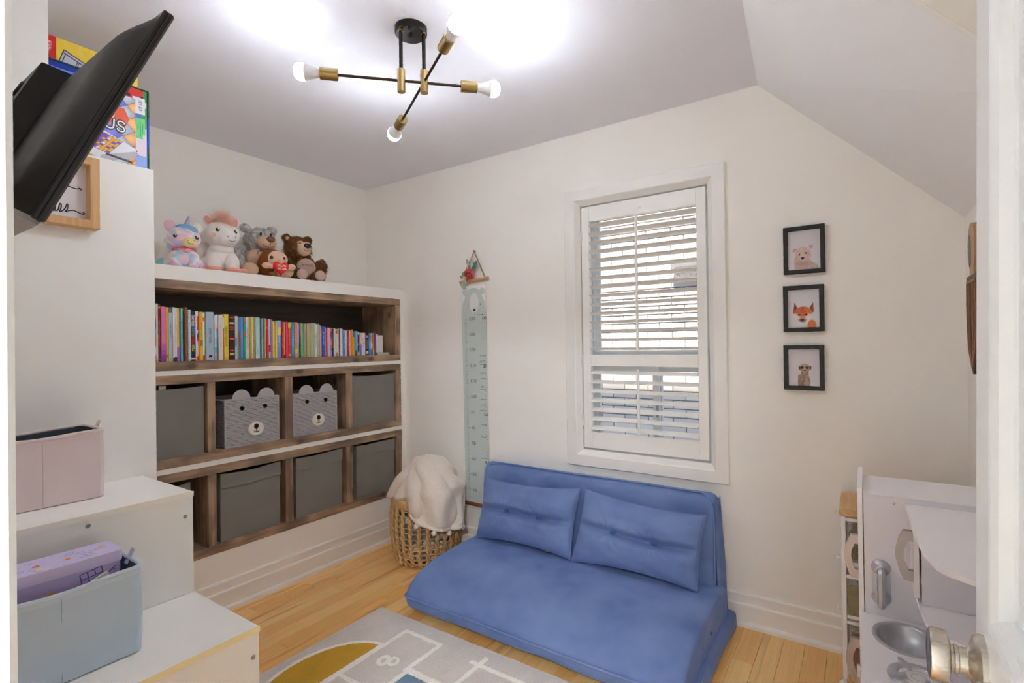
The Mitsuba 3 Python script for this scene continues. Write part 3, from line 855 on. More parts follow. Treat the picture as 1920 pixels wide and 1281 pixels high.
def weave(y0, y1, z0, z1, x, nrow, ncol, seed=0, axis='y', tw=None):
    """Woven paper cord: vertical stakes and wavy horizontal cords; joined."""
    ms = []
    for j in range(nrow):
        z = z0 + (z1 - z0) * (j + .5) / nrow
        t = np.linspace(0, 1, ncol * 4 + 1)
        off = .0019 * np.sin(t * ncol * np.pi + (j % 2) * np.pi)
        zz = z + .0006 * np.sin(t * 37 + j * 2)
        y = y0 + (y1 - y0) * t
        pts = np.stack([x + off, y, zz], 1) if axis == 'y' else np.stack([y, x + off, zz], 1)
        ms.append(tube(pts, (z1 - z0) / nrow * .46, 5))
    return trimesh.util.concatenate(ms)


def bear_basket(y0, y1, z0, z1, xf, lab):
    b = thing('bear_basket', lab, 'basket', 'bear face baskets in the middle bookcase')
    g = '#b9b5b6'
    xb = -.33
    put('front_weave', weave(y0, y1, z0, z1, xf, 30, 22), g, 'matte', b, smooth=60)
    put('side_weave', [weave(xb, xf, z0, z1, y0 + .002, 30, 18, axis='x'), weave(xb, xf, z0, z1, y1 - .002, 30, 18, axis='x'), box(xb, xf - .002, y0 + .003, y1 - .003, z0, z0 + .006), box(xb, xb + .004, y0, y1, z0, z1)], '#a29ea0', 'matte', b, smooth=60)
    put('lining', [box(xb + .004, xf - .003, y0 + .004, y0 + .006, z0, z1 - .004), box(xb + .004, xf - .003, y1 - .006, y1 - .004, z0, z1 - .004), box(xf - .005, xf - .003, y0 + .004, y1 - .004, z0, z1 - .004)], '#5c595b', 'matte', b, smooth=False)
    n = 44
    for a_, b_ in (((xf, y0, z1), (xf, y1, z1)), ((xf, y0, z0), (xf, y0, z1)), ((xf, y1, z0), (xf, y1, z1)), ((xf, y0, z0), (xf, y1, z0)), ((xb, y0, z1), (xf, y0, z1))):
        a_, b_ = np.array(a_), np.array(b_)
        t = np.linspace(0, 1, 60)[:, None]
        ph = t * 50
        d = (b_ - a_) / np.linalg.norm(b_ - a_)
        q = np.cross(d, [.3, .5, .8])
        q /= np.linalg.norm(q)
        w = np.cross(d, q)
        put('rim', [tube(a_ + (b_ - a_) * t + .0028 * (np.cos(ph + o) * q + np.sin(ph + o) * w), .0026, 5) for o in (0, np.pi)], g, 'matte', b, smooth=60)
    wy = y1 - y0
    for cy in (y0 + wy * .29, y0 + wy * .76):
        R = .047
        er = []
        for k in range(9):
            rr = R * (1 - k / 9.5)
            er.append(tube([(xf, cy + rr * math.cos(t), z1 - .002 + rr * 1.05 * math.sin(t)) for t in np.linspace(0, np.pi, 18)], .0027, 5))
        er.append(extr := place(extrude(Polygon([(R * math.cos(t), R * 1.05 * math.sin(t)) for t in np.linspace(0, np.pi, 20)]), .002), (xf - .003, cy, z1 - .002), (0, 1, 0), (0, 0, 1)))
        put('ear', er, g, 'matte', b, smooth=60)
    for cy in (y0 + wy * .30, y0 + wy * .73):
        put('eye', lathe([(0, .006), (.006, .0058), (.011, .004), (.0125, 0)], 18, (xf + .002, cy, z0 + (z1 - z0) * .80), (1, 0, 0)), '#1c1a1a', 'matte', b, label='black eye')
    cy, cz = y0 + wy * .55, z0 + (z1 - z0) * .33
    mz = [lathe([(0, .005), (.03, .0048), (.036, .002), (.037, 0)], 30, (0, 0, 0), (0, 0, 1))]
    mz[0].vertices[:, 0] *= 1.15
    mp = [place(mz[0], (xf + .002, cy, cz), (0, 1, 0), (0, 0, 1))]
    for k in range(5):
        rr = .005 + .0075 * k
        mp.append(tube([(xf + .0078 - .0004 * k, cy + 1.15 * rr * math.cos(t), cz + rr * math.sin(t)) for t in np.linspace(0, 2 * np.pi, 26)[:-1]], .0024, 5, closed=True))
    mzk = put('muzzle', mp, '#e9e4d6', 'matte', b, smooth=50, label='cream crocheted muzzle')
    put('nose', lathe([(0, .006), (.009, .005), (.013, .002), (.0135, 0)], 18, (xf + .0075, cy, cz + .013), (1, 0, 0)), '#33201a', 'matte', mzk)
    put('mouth', [tube([(xf + .0105, cy, cz + .002), (xf + .0105, cy, cz - .014)], .002, 6), tube([(xf + .0105, cy + .014 * s_, cz - .0145 - .0035 * (1 - s_ * s_)) for s_ in np.linspace(-1, 1, 9)], .002, 6)], '#33201a', 'matte', mzk)
    return b


bear_basket(-1.246, -.952, .8145, 1.062, -.022, 'grey woven bear face basket, second cubby of the middle bookcase')
bear_basket(-.860, -.565, .8145, 1.058, -.022, 'grey woven bear face basket, third cubby, beside the right grey bin')

# ================================================================ sofa
sf = thing('sofa_bed', 'low blue suede fold-out sofa on the wood floor under the window', 'sofa')
SX0, SX1 = .806, 2.176


def loft(prof, x0, x1, n, rnd, power=2.4, amp=.004, seed=0, cen=None):
    """Closed (y, z) profile swept along x, its ends rounded over the length rnd."""
    prof = np.asarray(prof, float)
    d = np.linalg.norm(np.roll(prof, -1, 0) - prof, axis=1)
    s = np.concatenate([[0], np.cumsum(d)])
    P = np.vstack([prof, prof[:1]])
    m = 110
    q = np.linspace(0, s[-1], m, endpoint=False)
    ring = np.stack([np.interp(q, s, P[:, 0]), np.interp(q, s, P[:, 1])], 1)
    for _ in range(3):
        ring = .25 * np.roll(ring, 1, 0) + .5 * ring + .25 * np.roll(ring, -1, 0)
    c = ring.mean(0) if cen is None else np.asarray(cen)
    t = np.concatenate([np.linspace(0, 1, 12)[:-1] * rnd, np.linspace(rnd, x1 - x0 - rnd, n), (x1 - x0 - rnd) + np.linspace(0, 1, 12)[1:] * rnd])
    e = np.minimum(t, x1 - x0 - t)
    k = np.clip(1 - e / rnd, 0, 1)
    inset = rnd * (1 - (1 - k ** power) ** (1 / power))
    nr = ring - c
    ln = np.linalg.norm(nr, axis=1, keepdims=True)
    V = []
    for a, ins in zip(t, inset):
        sc = np.maximum(ln - ins, .002) / ln
        V.append(np.column_stack([np.full(m, x0 + a), c + nr * sc]))
    V = np.array(V)
    i, j = np.meshgrid(np.arange(len(t) - 1), np.arange(m), indexing='ij')
    j2 = (j + 1) % m
    f = np.stack([i * m + j, (i + 1) * m + j, (i + 1) * m + j2, i * m + j2], -1).reshape(-1, 4)
    v = V.reshape(-1, 3)
    k0, k1 = len(v), len(v) + 1
    v = np.vstack([v, V[0].mean(0), V[-1].mean(0)])
    jj = np.arange(m)
    last = (len(t) - 1) * m
    f3 = np.vstack([f[:, [0, 1, 2]], f[:, [0, 2, 3]], np.stack([jj, (jj + 1) % m, 0 * jj + k0], 1), np.stack([last + (jj + 1) % m, last + jj, 0 * jj + k1], 1)])
    mm = trimesh.Trimesh(v, f3, process=False)
    if mm.volume < 0:
        mm.invert()
    return fuzz(mm, amp, 5.0, seed)


seat = [(-.085, .205), (-.20, .225), (-.40, .228), (-.56, .222), (-.68, .200), (-.755, .165), (-.80, .130), (-.818, .100), (-.815, .062), (-.79, .030), (-.74, .016), (-.40, .012), (-.085, .014)]
put('seat_cushion', loft(seat, SX0, SX1, 60, .055, 2.6, .005, 1, (-.44, .11)), None, 'blue_suede', sf, smooth=True)
# piping along the front edge, following the seat's outline
pt = []
for e in np.concatenate([.055 * (1 - np.cos(np.linspace(.25, np.pi / 2, 10))), np.linspace(.07, SX1 - SX0 - .07, 44), SX1 - SX0 - .055 * (1 - np.cos(np.linspace(np.pi / 2, .25, 10)))]):
    kk = max(0, 1 - min(e, SX1 - SX0 - e) / .055)
    pt.append((SX0 + e, -.820 + .055 * (1 - (1 - kk ** 2.6) ** (1 / 2.6)), .100 + .003 * math.sin(e * 5)))
pt += [(SX1 - .002, y, .103 + .004 * math.sin(y * 30)) for y in np.linspace(-.75, -.20, 24)]
put('piping', tube(pt, .0055, 8), None, 'blue_suede', sf, smooth=True)
bk = [(-.030, .020), (-.030, .34), (-.040, .560), (-.055, .612), (-.085, .628), (-.115, .622), (-.137, .592), (-.150, .44), (-.172, .20), (-.175, .03)]
put('back_cushion', loft(bk, .800, 2.135, 50, .040, 2.2, .004, 4, (-.1, .32)), None, 'blue_suede', sf, smooth=True)
pb = [(.806, -.150, .22), (.808, -.142, .50), (.815, -.132, .575), (.845, -.122, .612), (.90, -.112, .6255)] + [(x, -.112, .6255 + .002 * math.sin(8 * x)) for x in np.linspace(.95, 2.02, 30)] + [(2.07, -.113, .625), (2.108, -.124, .603), (2.126, -.135, .565), (2.131, -.145, .46), (2.134, -.168, .24)]
put('back_piping', tube(pb, .0045, 8), None, 'blue_suede', sf, smooth=True)


def flap(U, V):
    y = -.03 - .115 * U
    z = .03 + .57 * V
    x = 2.136 + .010 * np.sin(U * 15 + V * 4) * (1 - .6 * V) + .016 * (1 - V)
    return np.stack([x, y, z], -1)


put('side_flap', grid(flap, 22, 26), None, 'blue_suede', sf, smooth=True, label='loose cover fold at the right end of the back')
bl = [(-.05, .012), (-.05, .085), (-.40, .098), (-.72, .09), (-.772, .07), (-.785, .045), (-.765, .018), (-.4, .010)]
put('base_cushion', loft(bl, SX0 + .04, SX1 + .028, 50, .035, 2.2, .010, 9, (-.4, .05)), None, 'blue_suede', sf, smooth=True)
for y, z in ((-.30, .155), (-.42, .140), (-.56, .150)):
    put('snap', lathe([(0, .004), (.006, .0035), (.0075, 0)], 14, (SX1 - .002, y, z), (1, 0, 0)), '#5a5450', 'metal', sf)

CUSH = [((.858, -.290, .232), (1.462, -.290, .236), (1.478, -.195, .578), (.868, -.195, .552), 'blue tufted cushion on the sofa, the one nearer the fleece blanket'),
        ((1.470, -.292, .232), (2.088, -.288, .234), (2.108, -.195, .545), (1.512, -.198, .582), 'blue tufted cushion on the sofa, the one under the right side of the window')]
for ci, (bl_, br_, tr_, tl_, lab) in enumerate(CUSH):
    cu = thing('cushion', lab, 'cushion', 'tufted cushions on the blue sofa')
    c4 = [np.array(q) for q in (bl_, br_, tr_, tl_)]
    nrm = np.cross(c4[1] - c4[0], c4[3] - c4[0])
    nrm /= np.linalg.norm(nrm)
    if nrm[1] > 0:
        nrm = -nrm
    bts = [(.31, .50), (.66, .485)]

    def pillow(side):
        def f(U, V):
            bow = .030
            u = U + 0
            # edges drawn in between the pointed corners
            uu = .5 + (U - .5) * (1 - .035 * np.sin(np.pi * V))
            vv = .5 + (V - .5) * (1 - .13 * np.sin(np.pi * U) ** .8)
            P = c4[0] * ((1 - uu) * (1 - vv))[..., None] + c4[1] * (uu * (1 - vv))[..., None] + c4[2] * (uu * vv)[..., None] + c4[3] * ((1 - uu) * vv)[..., None]
            a, b = np.abs(2 * U - 1), np.abs(2 * V - 1)
            th = ((1 - a ** 4.0) * (1 - b ** 2.6)) ** .55
            cr = np.exp(-((V - .5 - .02 * np.sin(6 * U + ci)) / .060) ** 2) * np.clip((1 - a) * 16, 0, 1)
            dim = sum(np.exp(-(((U - x) / .05) ** 2 + ((V - y) / .085) ** 2)) for x, y in bts)
            # puckers radiating from the seams
            ang = sum(np.exp(-(((U - x) / .16) ** 2 + ((V - y) / .2) ** 2)) * np.sin(14 * np.arctan2((V - y) * .6, U - x)) for x, y in bts)
            seam = np.exp(-((1 - b) / .18)) * np.sin(U * 62 + 5 * np.sin(U * 9)) + np.exp(-((1 - a) / .10)) * np.sin(V * 40 + 2)
            nn = meshkit.fbm(np.stack([U * 7 + ci * 9, V * 5, 0 * U], -1), 3) - .5
            t = .078 * th * (1 - .60 * cr - .18 * np.clip(dim, 0, 1)) + (.0034 * ang + .0018 * seam + .022 * nn) * th ** .6
            if side < 0:
                t = .050 * th
            return P + side * nrm * np.maximum(t, 0)[..., None]
        return f

    fr, bkm = grid(pillow(1), 110, 80), grid(pillow(-1), 40, 30)
    put('front', fr, None, 'blue_suede', cu, smooth=True)
    put('reverse', bkm, None, 'blue_suede', cu, smooth=True)
    pf = pillow(1)
    edge = [pf(np.array(u), np.array(v)) for u, v in [(t, 0.) for t in np.linspace(0, 1, 40)] + [(1., t) for t in np.linspace(0, 1, 24)[1:]] + [(1 - t, 1.) for t in np.linspace(0, 1, 40)[1:]] + [(0., 1 - t) for t in np.linspace(0, 1, 24)[1:-1]]]
    put('seam', tube(np.array(edge), .0026, 6, closed=True), None, 'blue_suede', cu, smooth=True)
    for x, y in bts:
        q = pf(np.array(x), np.array(y))
        put('button', lathe([(0, .0085), (.007, .0075), (.0125, .003), (.013, -.004)], 18, q + nrm * .005, nrm), '#3f668f', 'fabric', cu)
    if ci == 0:
        q = pf(np.array(.80), np.array(.02))
        put('zip_pull', box(q[0] - .014, q[0] + .01, q[1] - .012, q[1] - .006, q[2] - .004, q[2] + .003, .001), '#a8a49c', 'metal', cu)

# ================================================================ basket and blanket
BC, BH = np.array([.418, -.238]), .40
bs_ = thing('seagrass_basket', 'round woven seagrass basket in the corner between bookcases and sofa', 'basket')


def brad(z):
    t = np.clip(z / BH, 0, 1)
    return .150 + .064 * np.sin(np.pi * (.12 + .60 * t)) ** 1.0 * 1.0 - .002 * t


def bpt(a, z, off=0.0):
    rr = brad(z) + off
    return np.array([BC[0] + rr * math.cos(a), BC[1] + rr * math.sin(a), z])


NU = 25
for k in range(NU):
    a = 2 * math.pi * k / NU
    zs = np.linspace(.015, BH - .03, 46)
    ms = []
    for o in (0, math.pi):
        pts = []
        for z in zs:
            ph = z * 78 + o + k
            c = bpt(a + .004 * math.sin(z * 20 + k), z)
            tg = np.array([-math.sin(a), math.cos(a), 0])
            ro = np.array([math.cos(a), math.sin(a), 0])
            pts.append(c + .0072 * math.cos(ph) * tg + .0060 * math.sin(ph) * ro)
        ms.append(tube(pts, .0088, 6))
    put('upright_braid', ms, None, 'seagrass', bs_, smooth=60)
for z, rr in [(.03, .0065), (.06, .006), (.09, .006), (.12, .0055), (.15, .0055), (.185, .004), (.22, .0035), (.25, .0035), (.285, .0035), (.315, .0035), (.345, .004)]:
    a = np.linspace(0, 2 * np.pi, 120, endpoint=False)
    put('hoop', tube([bpt(t, z + .002 * math.sin(7 * t), .001 * math.sin(NU * t)) for t in a], rr, 6, closed=True), None, 'seagrass', bs_, smooth=60)
ms = []
for k in range(96):
    a = 2 * math.pi * k / 96
    ms.append(tube([bpt(a, BH - .042, .004), bpt(a + .02, BH - .01, .011), bpt(a + .035, BH + .004, .003), bpt(a + .05, BH - .008, -.008)], .0075, 5))
put('rim', ms, None, 'seagrass', bs_, smooth=60)
put('base', lathe([(0, .012), (.145, .012), (.158, .02), (.150, .0), (0, .0)][::-1], 48, (BC[0], BC[1], .001)), None, 'seagrass', bs_)
for sgn in (math.radians(193), math.radians(13)):
    ms = []
    for o in (0, 2.1, 4.2):
        pts = []
        for t in np.linspace(0, np.pi, 40):
            a = sgn + .38 * math.cos(t)
            z = BH - .02 + .105 * math.sin(t)
            c = bpt(a, BH - .02, .004)
            c[2] = z
            ph = t * 8 + o
            pts.append(c + .006 * np.array([math.cos(ph) * -math.sin(a), math.cos(ph) * math.cos(a), 0]) + .006 * math.sin(ph) * np.array([math.cos(a), math.sin(a), .3]))
        ms.append(tube(pts, .0075, 6))
    put('handle', ms, None, 'seagrass', bs_, smooth=60)
ms = []
r = random.Random(4)
for k in range(40):
    a = math.radians(r.uniform(180, 330))
    z = r.uniform(.012, .09)
    c = bpt(a, z, .008)
    d = np.array([math.cos(a), math.sin(a), r.uniform(-.4, .3)]) * r.uniform(.008, .022)
    ms.append(tube([c, c + d * .6 + [0, 0, .002], c + d], [.002, .0012, .0005], 4))
put('frayed_fibres', ms, '#d3b083', 'matte', bs_, smooth=60, kind='stuff')

# what shows through the weave: a grey and cream chunky throw with pom-poms
th = thing('chunky_throw', 'grey and cream chunky knitted throw stuffed inside the seagrass basket', 'throw blanket')
inner = []
r = random.Random(8)
for k in range(150):
    z = r.uniform(.03, .30)
    a = r.uniform(0, 2 * math.pi)
    rr = (brad(np.array(z)) - .032) * 1.0
    inner.append((z, a, rr))
core = lathe([(0, .02), (.12, .02), (.150, .08), (.165, .18), (.165, .28), (.12, .33), (0, .34)], 40, (BC[0], BC[1], 0))
put('folds', fuzz(core.subdivide(), .010, 22, 2), '#8d8a8c', 'fabric', th, smooth=True)
for nm, cond, c1 in (('cream_yarn', lambda z: z < .17, '#eadfd2'), ('grey_yarn', lambda z: z >= .17, '#bcbdc2')):
    ms = []
    for z, a, rr in inner:
        if cond(z):
            e = trimesh.creation.icosphere(2, 1.0)
            e.vertices = e.vertices * (1 + .18 * (meshkit.fbm(np.array(e.vertices) * 3 + a * 9, 2)[:, None] - .5) * 2) * [.019, .019, .022]
            e.vertices += [BC[0] + rr * math.cos(a), BC[1] + rr * math.sin(a), z]
            ms.append(e)
    put(nm, ms, c1, 'fabric', th, smooth=True, kind='stuff')


# fleece blanket heaped in the basket, one corner hanging over its front right side
bk_ = thing('fleece_blanket', 'cream fleece blanket with pom-poms hanging over the rim of the seagrass basket', 'blanket')
DIRS = math.radians(-22)           # where the loose part hangs


def blanket(U, V):
    a = 2 * np.pi * U
    da = np.abs((a - DIRS + np.pi) % (2 * np.pi) - np.pi)
    hang = np.clip(1.0 - (da / 1.15) ** 2.4, 0, 1)                 # 1 where it hangs
    hd = .205 * hang * (1 + .10 * np.sin(3 * a + 1))                # hanging length
    R = .208 + .034 * hang
    top = .635 - .02 * np.cos(a - 2.6)
    # arc: heap to rim, then down the outside
    Lh = .25
    s = V * (Lh + hd + .03)
    q = np.clip(s / Lh, 0, 1)
    rr = R * (q ** .85)
    rimz = .415 + .018 * hang + .05 * np.sin(a * 1.0 + 1.9)
    z = rimz + (top - rimz) * (1 - q ** 2.1) ** .9
    over_ = np.maximum(s - Lh, 0)
    z = z - over_ * 1.0
    rr = rr + .016 * np.sin(np.clip(over_ / .05, 0, 1) * np.pi / 2) * hang - .03 * (1 - hang) * np.clip(over_ / .03, 0, 1)
    cx, cy = BC[0] + .010, BC[1] - .0
    x, y = cx + rr * np.cos(a), cy + rr * np.sin(a)
    y = np.minimum(y, -.030)
    P = np.stack([x, y, z], -1)
    # a loose roll on top, then folds that fan out toward the hem
    w = meshkit.fbm(P * 5.5, 2, 5) - .5
    sm = lambda lo, hi, t: (lambda q_: q_ * q_ * (3 - 2 * q_))(np.clip((t - lo) / (hi - lo), 0, 1))
    v0 = .27 + .07 * np.sin(a + 1.2) + .10 * w
    roll = .024 * np.exp(-((V - v0) / .085) ** 2) - .030 * np.exp(-((V - v0 - .15) / .045) ** 2) * (.4 + .6 * np.sin(a * .5 + .6) ** 2)
    da_ = (a - DIRS + np.pi) % (2 * np.pi) - np.pi
    fan = np.abs(np.sin(3.6 * da_ + 1.3 * np.sin(5 * V + 1) + 3.0 * w)) ** .75
    folds = .050 * (fan - .62) * sm(.32, .70, V)
    crease = .016 * np.sin(11 * da_ + 4 * V + 5 * w) * sm(.5, .9, V)
    n = np.stack([np.cos(a) * (.25 + .75 * q), np.sin(a) * (.25 + .75 * q), 1.1 * (1 - q) + .1], -1)
    n /= np.linalg.norm(n, axis=-1, keepdims=True)
    roll = roll * (.45 + .55 * np.cos(a - 2.4))
    dsp = roll + folds + crease + .030 * (meshkit.fbm(P * 8, 2, 2) - .5)
    P = P + n * (dsp * np.clip(V * 6, .25, 1) * np.where(V > .97, .7, 1))[..., None]
    P[..., 1] = np.minimum(P[..., 1], -.022)
    P[..., 0] = np.maximum(P[..., 0], .07)
    return P


shell = grid(blanket, 240, 110)
shell.merge_vertices()
nv = shell.vertex_normals
if nv[:, 2].mean() < 0:
    shell.invert()
    nv = shell.vertex_normals
v2 = np.array(shell.vertices) - nv * .013
nvn = len(v2)
both = trimesh.Trimesh(np.vstack([shell.vertices, v2]), np.vstack([shell.faces, shell.faces[:, ::-1] + nvn]), process=False)
put('fleece', both, None, 'fleece', bk_, smooth=True)
hem = np.array([blanket(np.array(t), np.array(1.0)) - [0, 0, .002] for t in np.linspace(0, 1, 240, endpoint=False)])
put('hem', tube(hem, .009, 8, closed=True), None, 'fleece', bk_, smooth=True)
for k, (u_, dz) in enumerate(((-62, .020), (-38, .022), (-14, .022), (8, .02), (-84, .015))):
    c = blanket(np.array(((math.radians(u_)) / (2 * math.pi)) % 1), np.array(1.0)) + np.array([.006, -.008, -dz])
    e = trimesh.creation.icosphere(3, .0155)
    pk = put('pom_pom', fuzz(trimesh.Trimesh(e.vertices + c, e.faces, process=False), .0025, 160, k), None, 'fleece', bk_, smooth=True)

# ================================================================ rug
rg = thing('hopscotch_rug', 'beige hopscotch rug with cream lines, mustard arch and blue square, before the sofa', 'rug')
RX0, RX1, RY0, RY1, RZ = .668, 1.95, -1.798, -.826, .0085


def wob(poly, amp=.0016, seed=0):
    """Fringed outline: a pile edge is never straight."""
    def one(c):
        l = LineString(c)
        n = max(12, int(l.length / .006))
        p = np.array([l.interpolate(t, normalized=True).coords[0] for t in np.linspace(0, 1, n, endpoint=False)])
        d = np.random.default_rng(seed).normal(size=(n, 2)) * amp
        return p + d
    gs = [Polygon(one(g.exterior.coords), [one(h.coords) for h in g.interiors]).buffer(0) for g in getattr(poly, 'geoms', [poly])]
    return unary_union(gs)


def rugpiece(name, poly, tone, z1, **kw):
    poly = poly.intersection(sbox(RX0, RY0, RX1, RY1))
    put(name, place(extrude(wob(poly, seed=len(used)), z1), (0, 0, .0008), (1, 0, 0), (0, 1, 0)), None, 'rug_pile', rg, smooth=False, uv=(tone, 0), **kw)


rugpiece('pile', sbox(RX0, RY0, RX1, RY1), 0, RZ, label='beige pile ground')
lw_ = .021


def line(pts, w=lw_):
    return LineString(pts).buffer(w / 2, cap_style='square', join_style='mitre')


sq = [line([(.935, -1.90), (.935, -.915), (1.145, -.915), (1.145, -1.115)]),
      line([(.935, -1.29), (1.045, -1.29), (1.045, -1.50)], .020), line([(1.155, -1.112), (1.155, -1.30)], lw_),
      line([(1.045, -1.115), (1.62, -1.115)], .030) if False else line([(1.150, -1.118), (1.36, -1.118)], .030),
      line([(1.375, -.885), (1.375, -1.40)]), line([(1.34, -.935), (1.95, -.935)]), line([(1.045, -1.29), (1.155, -1.29)])]
lines = unary_union(sq)
arch = Polygon([(.925, -1.05)] + [(.927 - .205 * math.sin(t), -1.345 + .29 * math.cos(t)) for t in np.linspace(0, np.pi, 50)] + [(.925, -1.64)])
ring = arch.buffer(.010).difference(arch.buffer(-.008)).intersection(sbox(0, -3, .935, 0))
lines = unary_union([lines, ring])
rugpiece('line_pattern', lines, 1, RZ + .0012, label='cream lines')
rugpiece('arch', arch.buffer(-.006).intersection(sbox(0, -3, .925, 0)), 2, RZ + .0010, label='mustard half circle')
e8 = unary_union([affinity.scale(Point(0, 0).buffer(1, 24), .038, .028).difference(affinity.scale(Point(0, 0).buffer(1, 24), .019, .011)), affinity.translate(affinity.scale(Point(0, 0).buffer(1, 24), .031, .024).difference(affinity.scale(Point(0, 0).buffer(1, 24), .017, .011)), 0, .045)])
e8 = affinity.translate(affinity.rotate(e8, -65, origin=(0, 0.02)), 1.037, -1.140)
rugpiece('numeral', e8, 1, RZ + .0012, label='cream figure 8')
rugpiece('square', sbox(1.166, -1.40, 1.366, -1.137), 3, RZ + .0010, label='blue square')

# ================================================================ growth chart
gc = thing('growth_chart', 'sage green fabric height chart with a bear face, on the wall behind the basket', 'height chart')
tilt = .0105                     # it hangs a little out of plumb


def gx(x, z):
    return x + (1.72 - z) * tilt * 1.0 - .006


def gquad(x0, x1, z0, z1, y, col, nm, **kw):
    m = tri((np.array([[gx(x0, z0), y, z0], [gx(x1, z0), y, z0], [gx(x1, z1), y, z1], [gx(x0, z1), y, z1]]), np.array([[0, 1, 2, 3]])))
    return m


def gsheet(poly, y, t=.0006):
    m = extrude(poly, t)
    v = m.vertices.copy()
    m.vertices = np.stack([gx(v[:, 0], v[:, 1]), y - v[:, 2], v[:, 1]], 1)
    m.invert()
    return m


C0, C1 = .548, .744
put('canvas', gsheet(sbox(C0, .318, C1, 1.715), -.010, .0012), '#eceae6', 'matte', gc, smooth=False)
bearp = unary_union([sbox(C0, .318, C1, 1.52), Polygon([(C0, 1.50)] + [(C0 + .012 + .018 * (1 - math.cos(t)) - .012 * math.cos(t * .5), 1.55 + .11 * math.sin(t / 2)) for t in np.linspace(0, np.pi, 16)] + [(.646, 1.700)] + [(C1 - .012 - .018 * (1 - math.cos(t)) + .012 * math.cos(t * .5), 1.55 + .11 * math.sin(t / 2)) for t in np.linspace(np.pi, 0, 16)] + [(C1, 1.50)]).buffer(0), affinity.scale(Point(.646, 1.63).buffer(1, 24), .070, .068), Point(.578, 1.672).buffer(.022), Point(.716, 1.672).buffer(.022)]).intersection(sbox(C0, .3, C1, 1.712))
put('printed_ground', gsheet(bearp, -.0114, .0004), '#c5cdc8', 'matte', gc, smooth=False, label='sage green bear print')
put('printed_snout', gsheet(affinity.scale(Point(.650, 1.600).buffer(1, 32), .036, .066), -.0119, .0003), '#e4e2e2', 'matte', gc, smooth=False)
ink = '#34343c'
put('printed_face', [gsheet(affinity.scale(Point(.651, 1.555).buffer(1, 20), .012, .0085), -.0123, .0003), gsheet(Point(.600, 1.590).buffer(.0035), -.0123, .0003), gsheet(Point(.700, 1.590).buffer(.0035), -.0123, .0003), gsheet(sbox(.6495, 1.535, .6515, 1.548), -.0123, .0003)], ink, 'matte', gc, smooth=False)
tk = []
for cm in range(33, 151):
    l = .028 if cm % 10 == 0 else .021 if cm % 5 == 0 else .015
    tk.append(gsheet(sbox(.5700, cm / 100 - .0009, .5700 + l, cm / 100 + .0009), -.0119, .0003))
put('centimetre_ticks', tk, '#55555c', 'matte', gc, smooth=False, kind='stuff')
tk = []
for q in range(0, 60):
    z = 1.520 - q * .0254
    l = .020 if q % 12 == 6 else .008
    if z > .33 and q % 12:
        tk.append(gsheet(sbox(.733 - l, z - .0008, .733, z + .0008), -.0119, .0003))
put('inch_ticks', tk, '#55555c', 'matte', gc, smooth=False, kind='stuff')
for cm in range(40, 151, 10):
    put('numeral', text(str(cm), .019, (gx(.606, cm / 100), -.0119, cm / 100 - .009), (1, 0, 0), (0, 0, 1), .0003), ink, 'matte', gc, smooth=False)
for ft in (2, 3, 4, 5):
    z = ft * .3048
    put('foot_mark', [gsheet(sbox(.676, z - .001, .733, z + .001), -.0119, .0003), text(str(ft), .030, (gx(.715, z), -.0119, z - .010), (0, 0, -1), (1, 0, 0), .0003)], ink, 'matte', gc, smooth=False)
r = random.Random(2)
for z in (1.262, 1.238 - .01, 1.205, 1.150, 1.116, 1.066, 1.049, .985, .948, .823, .746):
    ms = []
    x = .690
    for q in range(5):
        l = r.uniform(.005, .010)
        ms.append(gsheet(LineString([(x, z + r.uniform(-.003, .003)), (x + l * .5, z + r.uniform(-.004, .005)), (x + l, z + r.uniform(-.003, .003))]).buffer(.0012), -.0119, .0003))
        x += l + .001
    put('handwritten_mark', ms, '#2c2826', 'matte', gc, smooth=False, kind='stuff')
put('top_rod', rod((.534, -.014, 1.738), (.764, -.014, 1.752), .0105, 16), None, 'pale_oak', gc, uv=(0, .3), smooth=50)
put('bottom_rod', rod((.545, -.014, .312), (.765, -.014, .306), .0115, 16), '#7a4526', 'satin', gc, smooth=50)
for a_, b_ in (((.556, -.018, 1.765), (.652, -.016, 1.930)), ((.741, -.018, 1.763), (.656, -.016, 1.930)), ((.566, -.010, 1.752), (.655, -.014, 1.928)), ((.733, -.010, 1.752), (.653, -.014, 1.928))):
    put('cord', rod(a_, b_, .0016, 6), '#8a6a52', 'matte', gc)
put('nail', rod((.654, -.001, 1.931), (.654, -.022, 1.934), .004, 10), '#6b5a50', 'satin', gc)
fl_ = thing('dried_flower', 'coral pink dried rose with sage eucalyptus leaves tied to the top of the height chart', 'flower')
r = np.random.default_rng(3)
RC = np.array([.634, -.048, 1.778])
for k in range(17):
    lay = k / 17
    R = .006 + .034 * lay
    a = k * 2.4
    def petal(U, V, R=R, a=a, lay=lay, k=k):
        t = (U - .5) * (2.4 - .8 * lay)
        hgt = .034 - .014 * lay
        rr = R * (.55 + .55 * np.sin(np.pi * .5 * V)) * (1 + .06 * np.sin(9 * U + k))
        d = hgt * V - .02 * lay * V ** 3
        loc = np.stack([rr * np.cos(a + t), rr * np.sin(a + t), d + .004 * np.sin(U * 11 + k) * V], -1)
        ax_r, ax_u, ax_n = frame_of((1, .1, .15), (-.1, -.55, .85))
        return RC + loc[..., :1] * ax_r + loc[..., 1:2] * ax_u + (loc[..., 2:3] - .012) * ax_n
    m = grid(petal, 10, 7)
    put('petal', m, ['#c9605f', '#d47470', '#c05653', '#d98b80'][k % 4], 'fabric', fl_, smooth=True)
put('flower_heart', ellipsoid(RC + [0, .004, -.004], (.017, .014, .020)), '#b0484a', 'fabric', fl_, smooth=True)
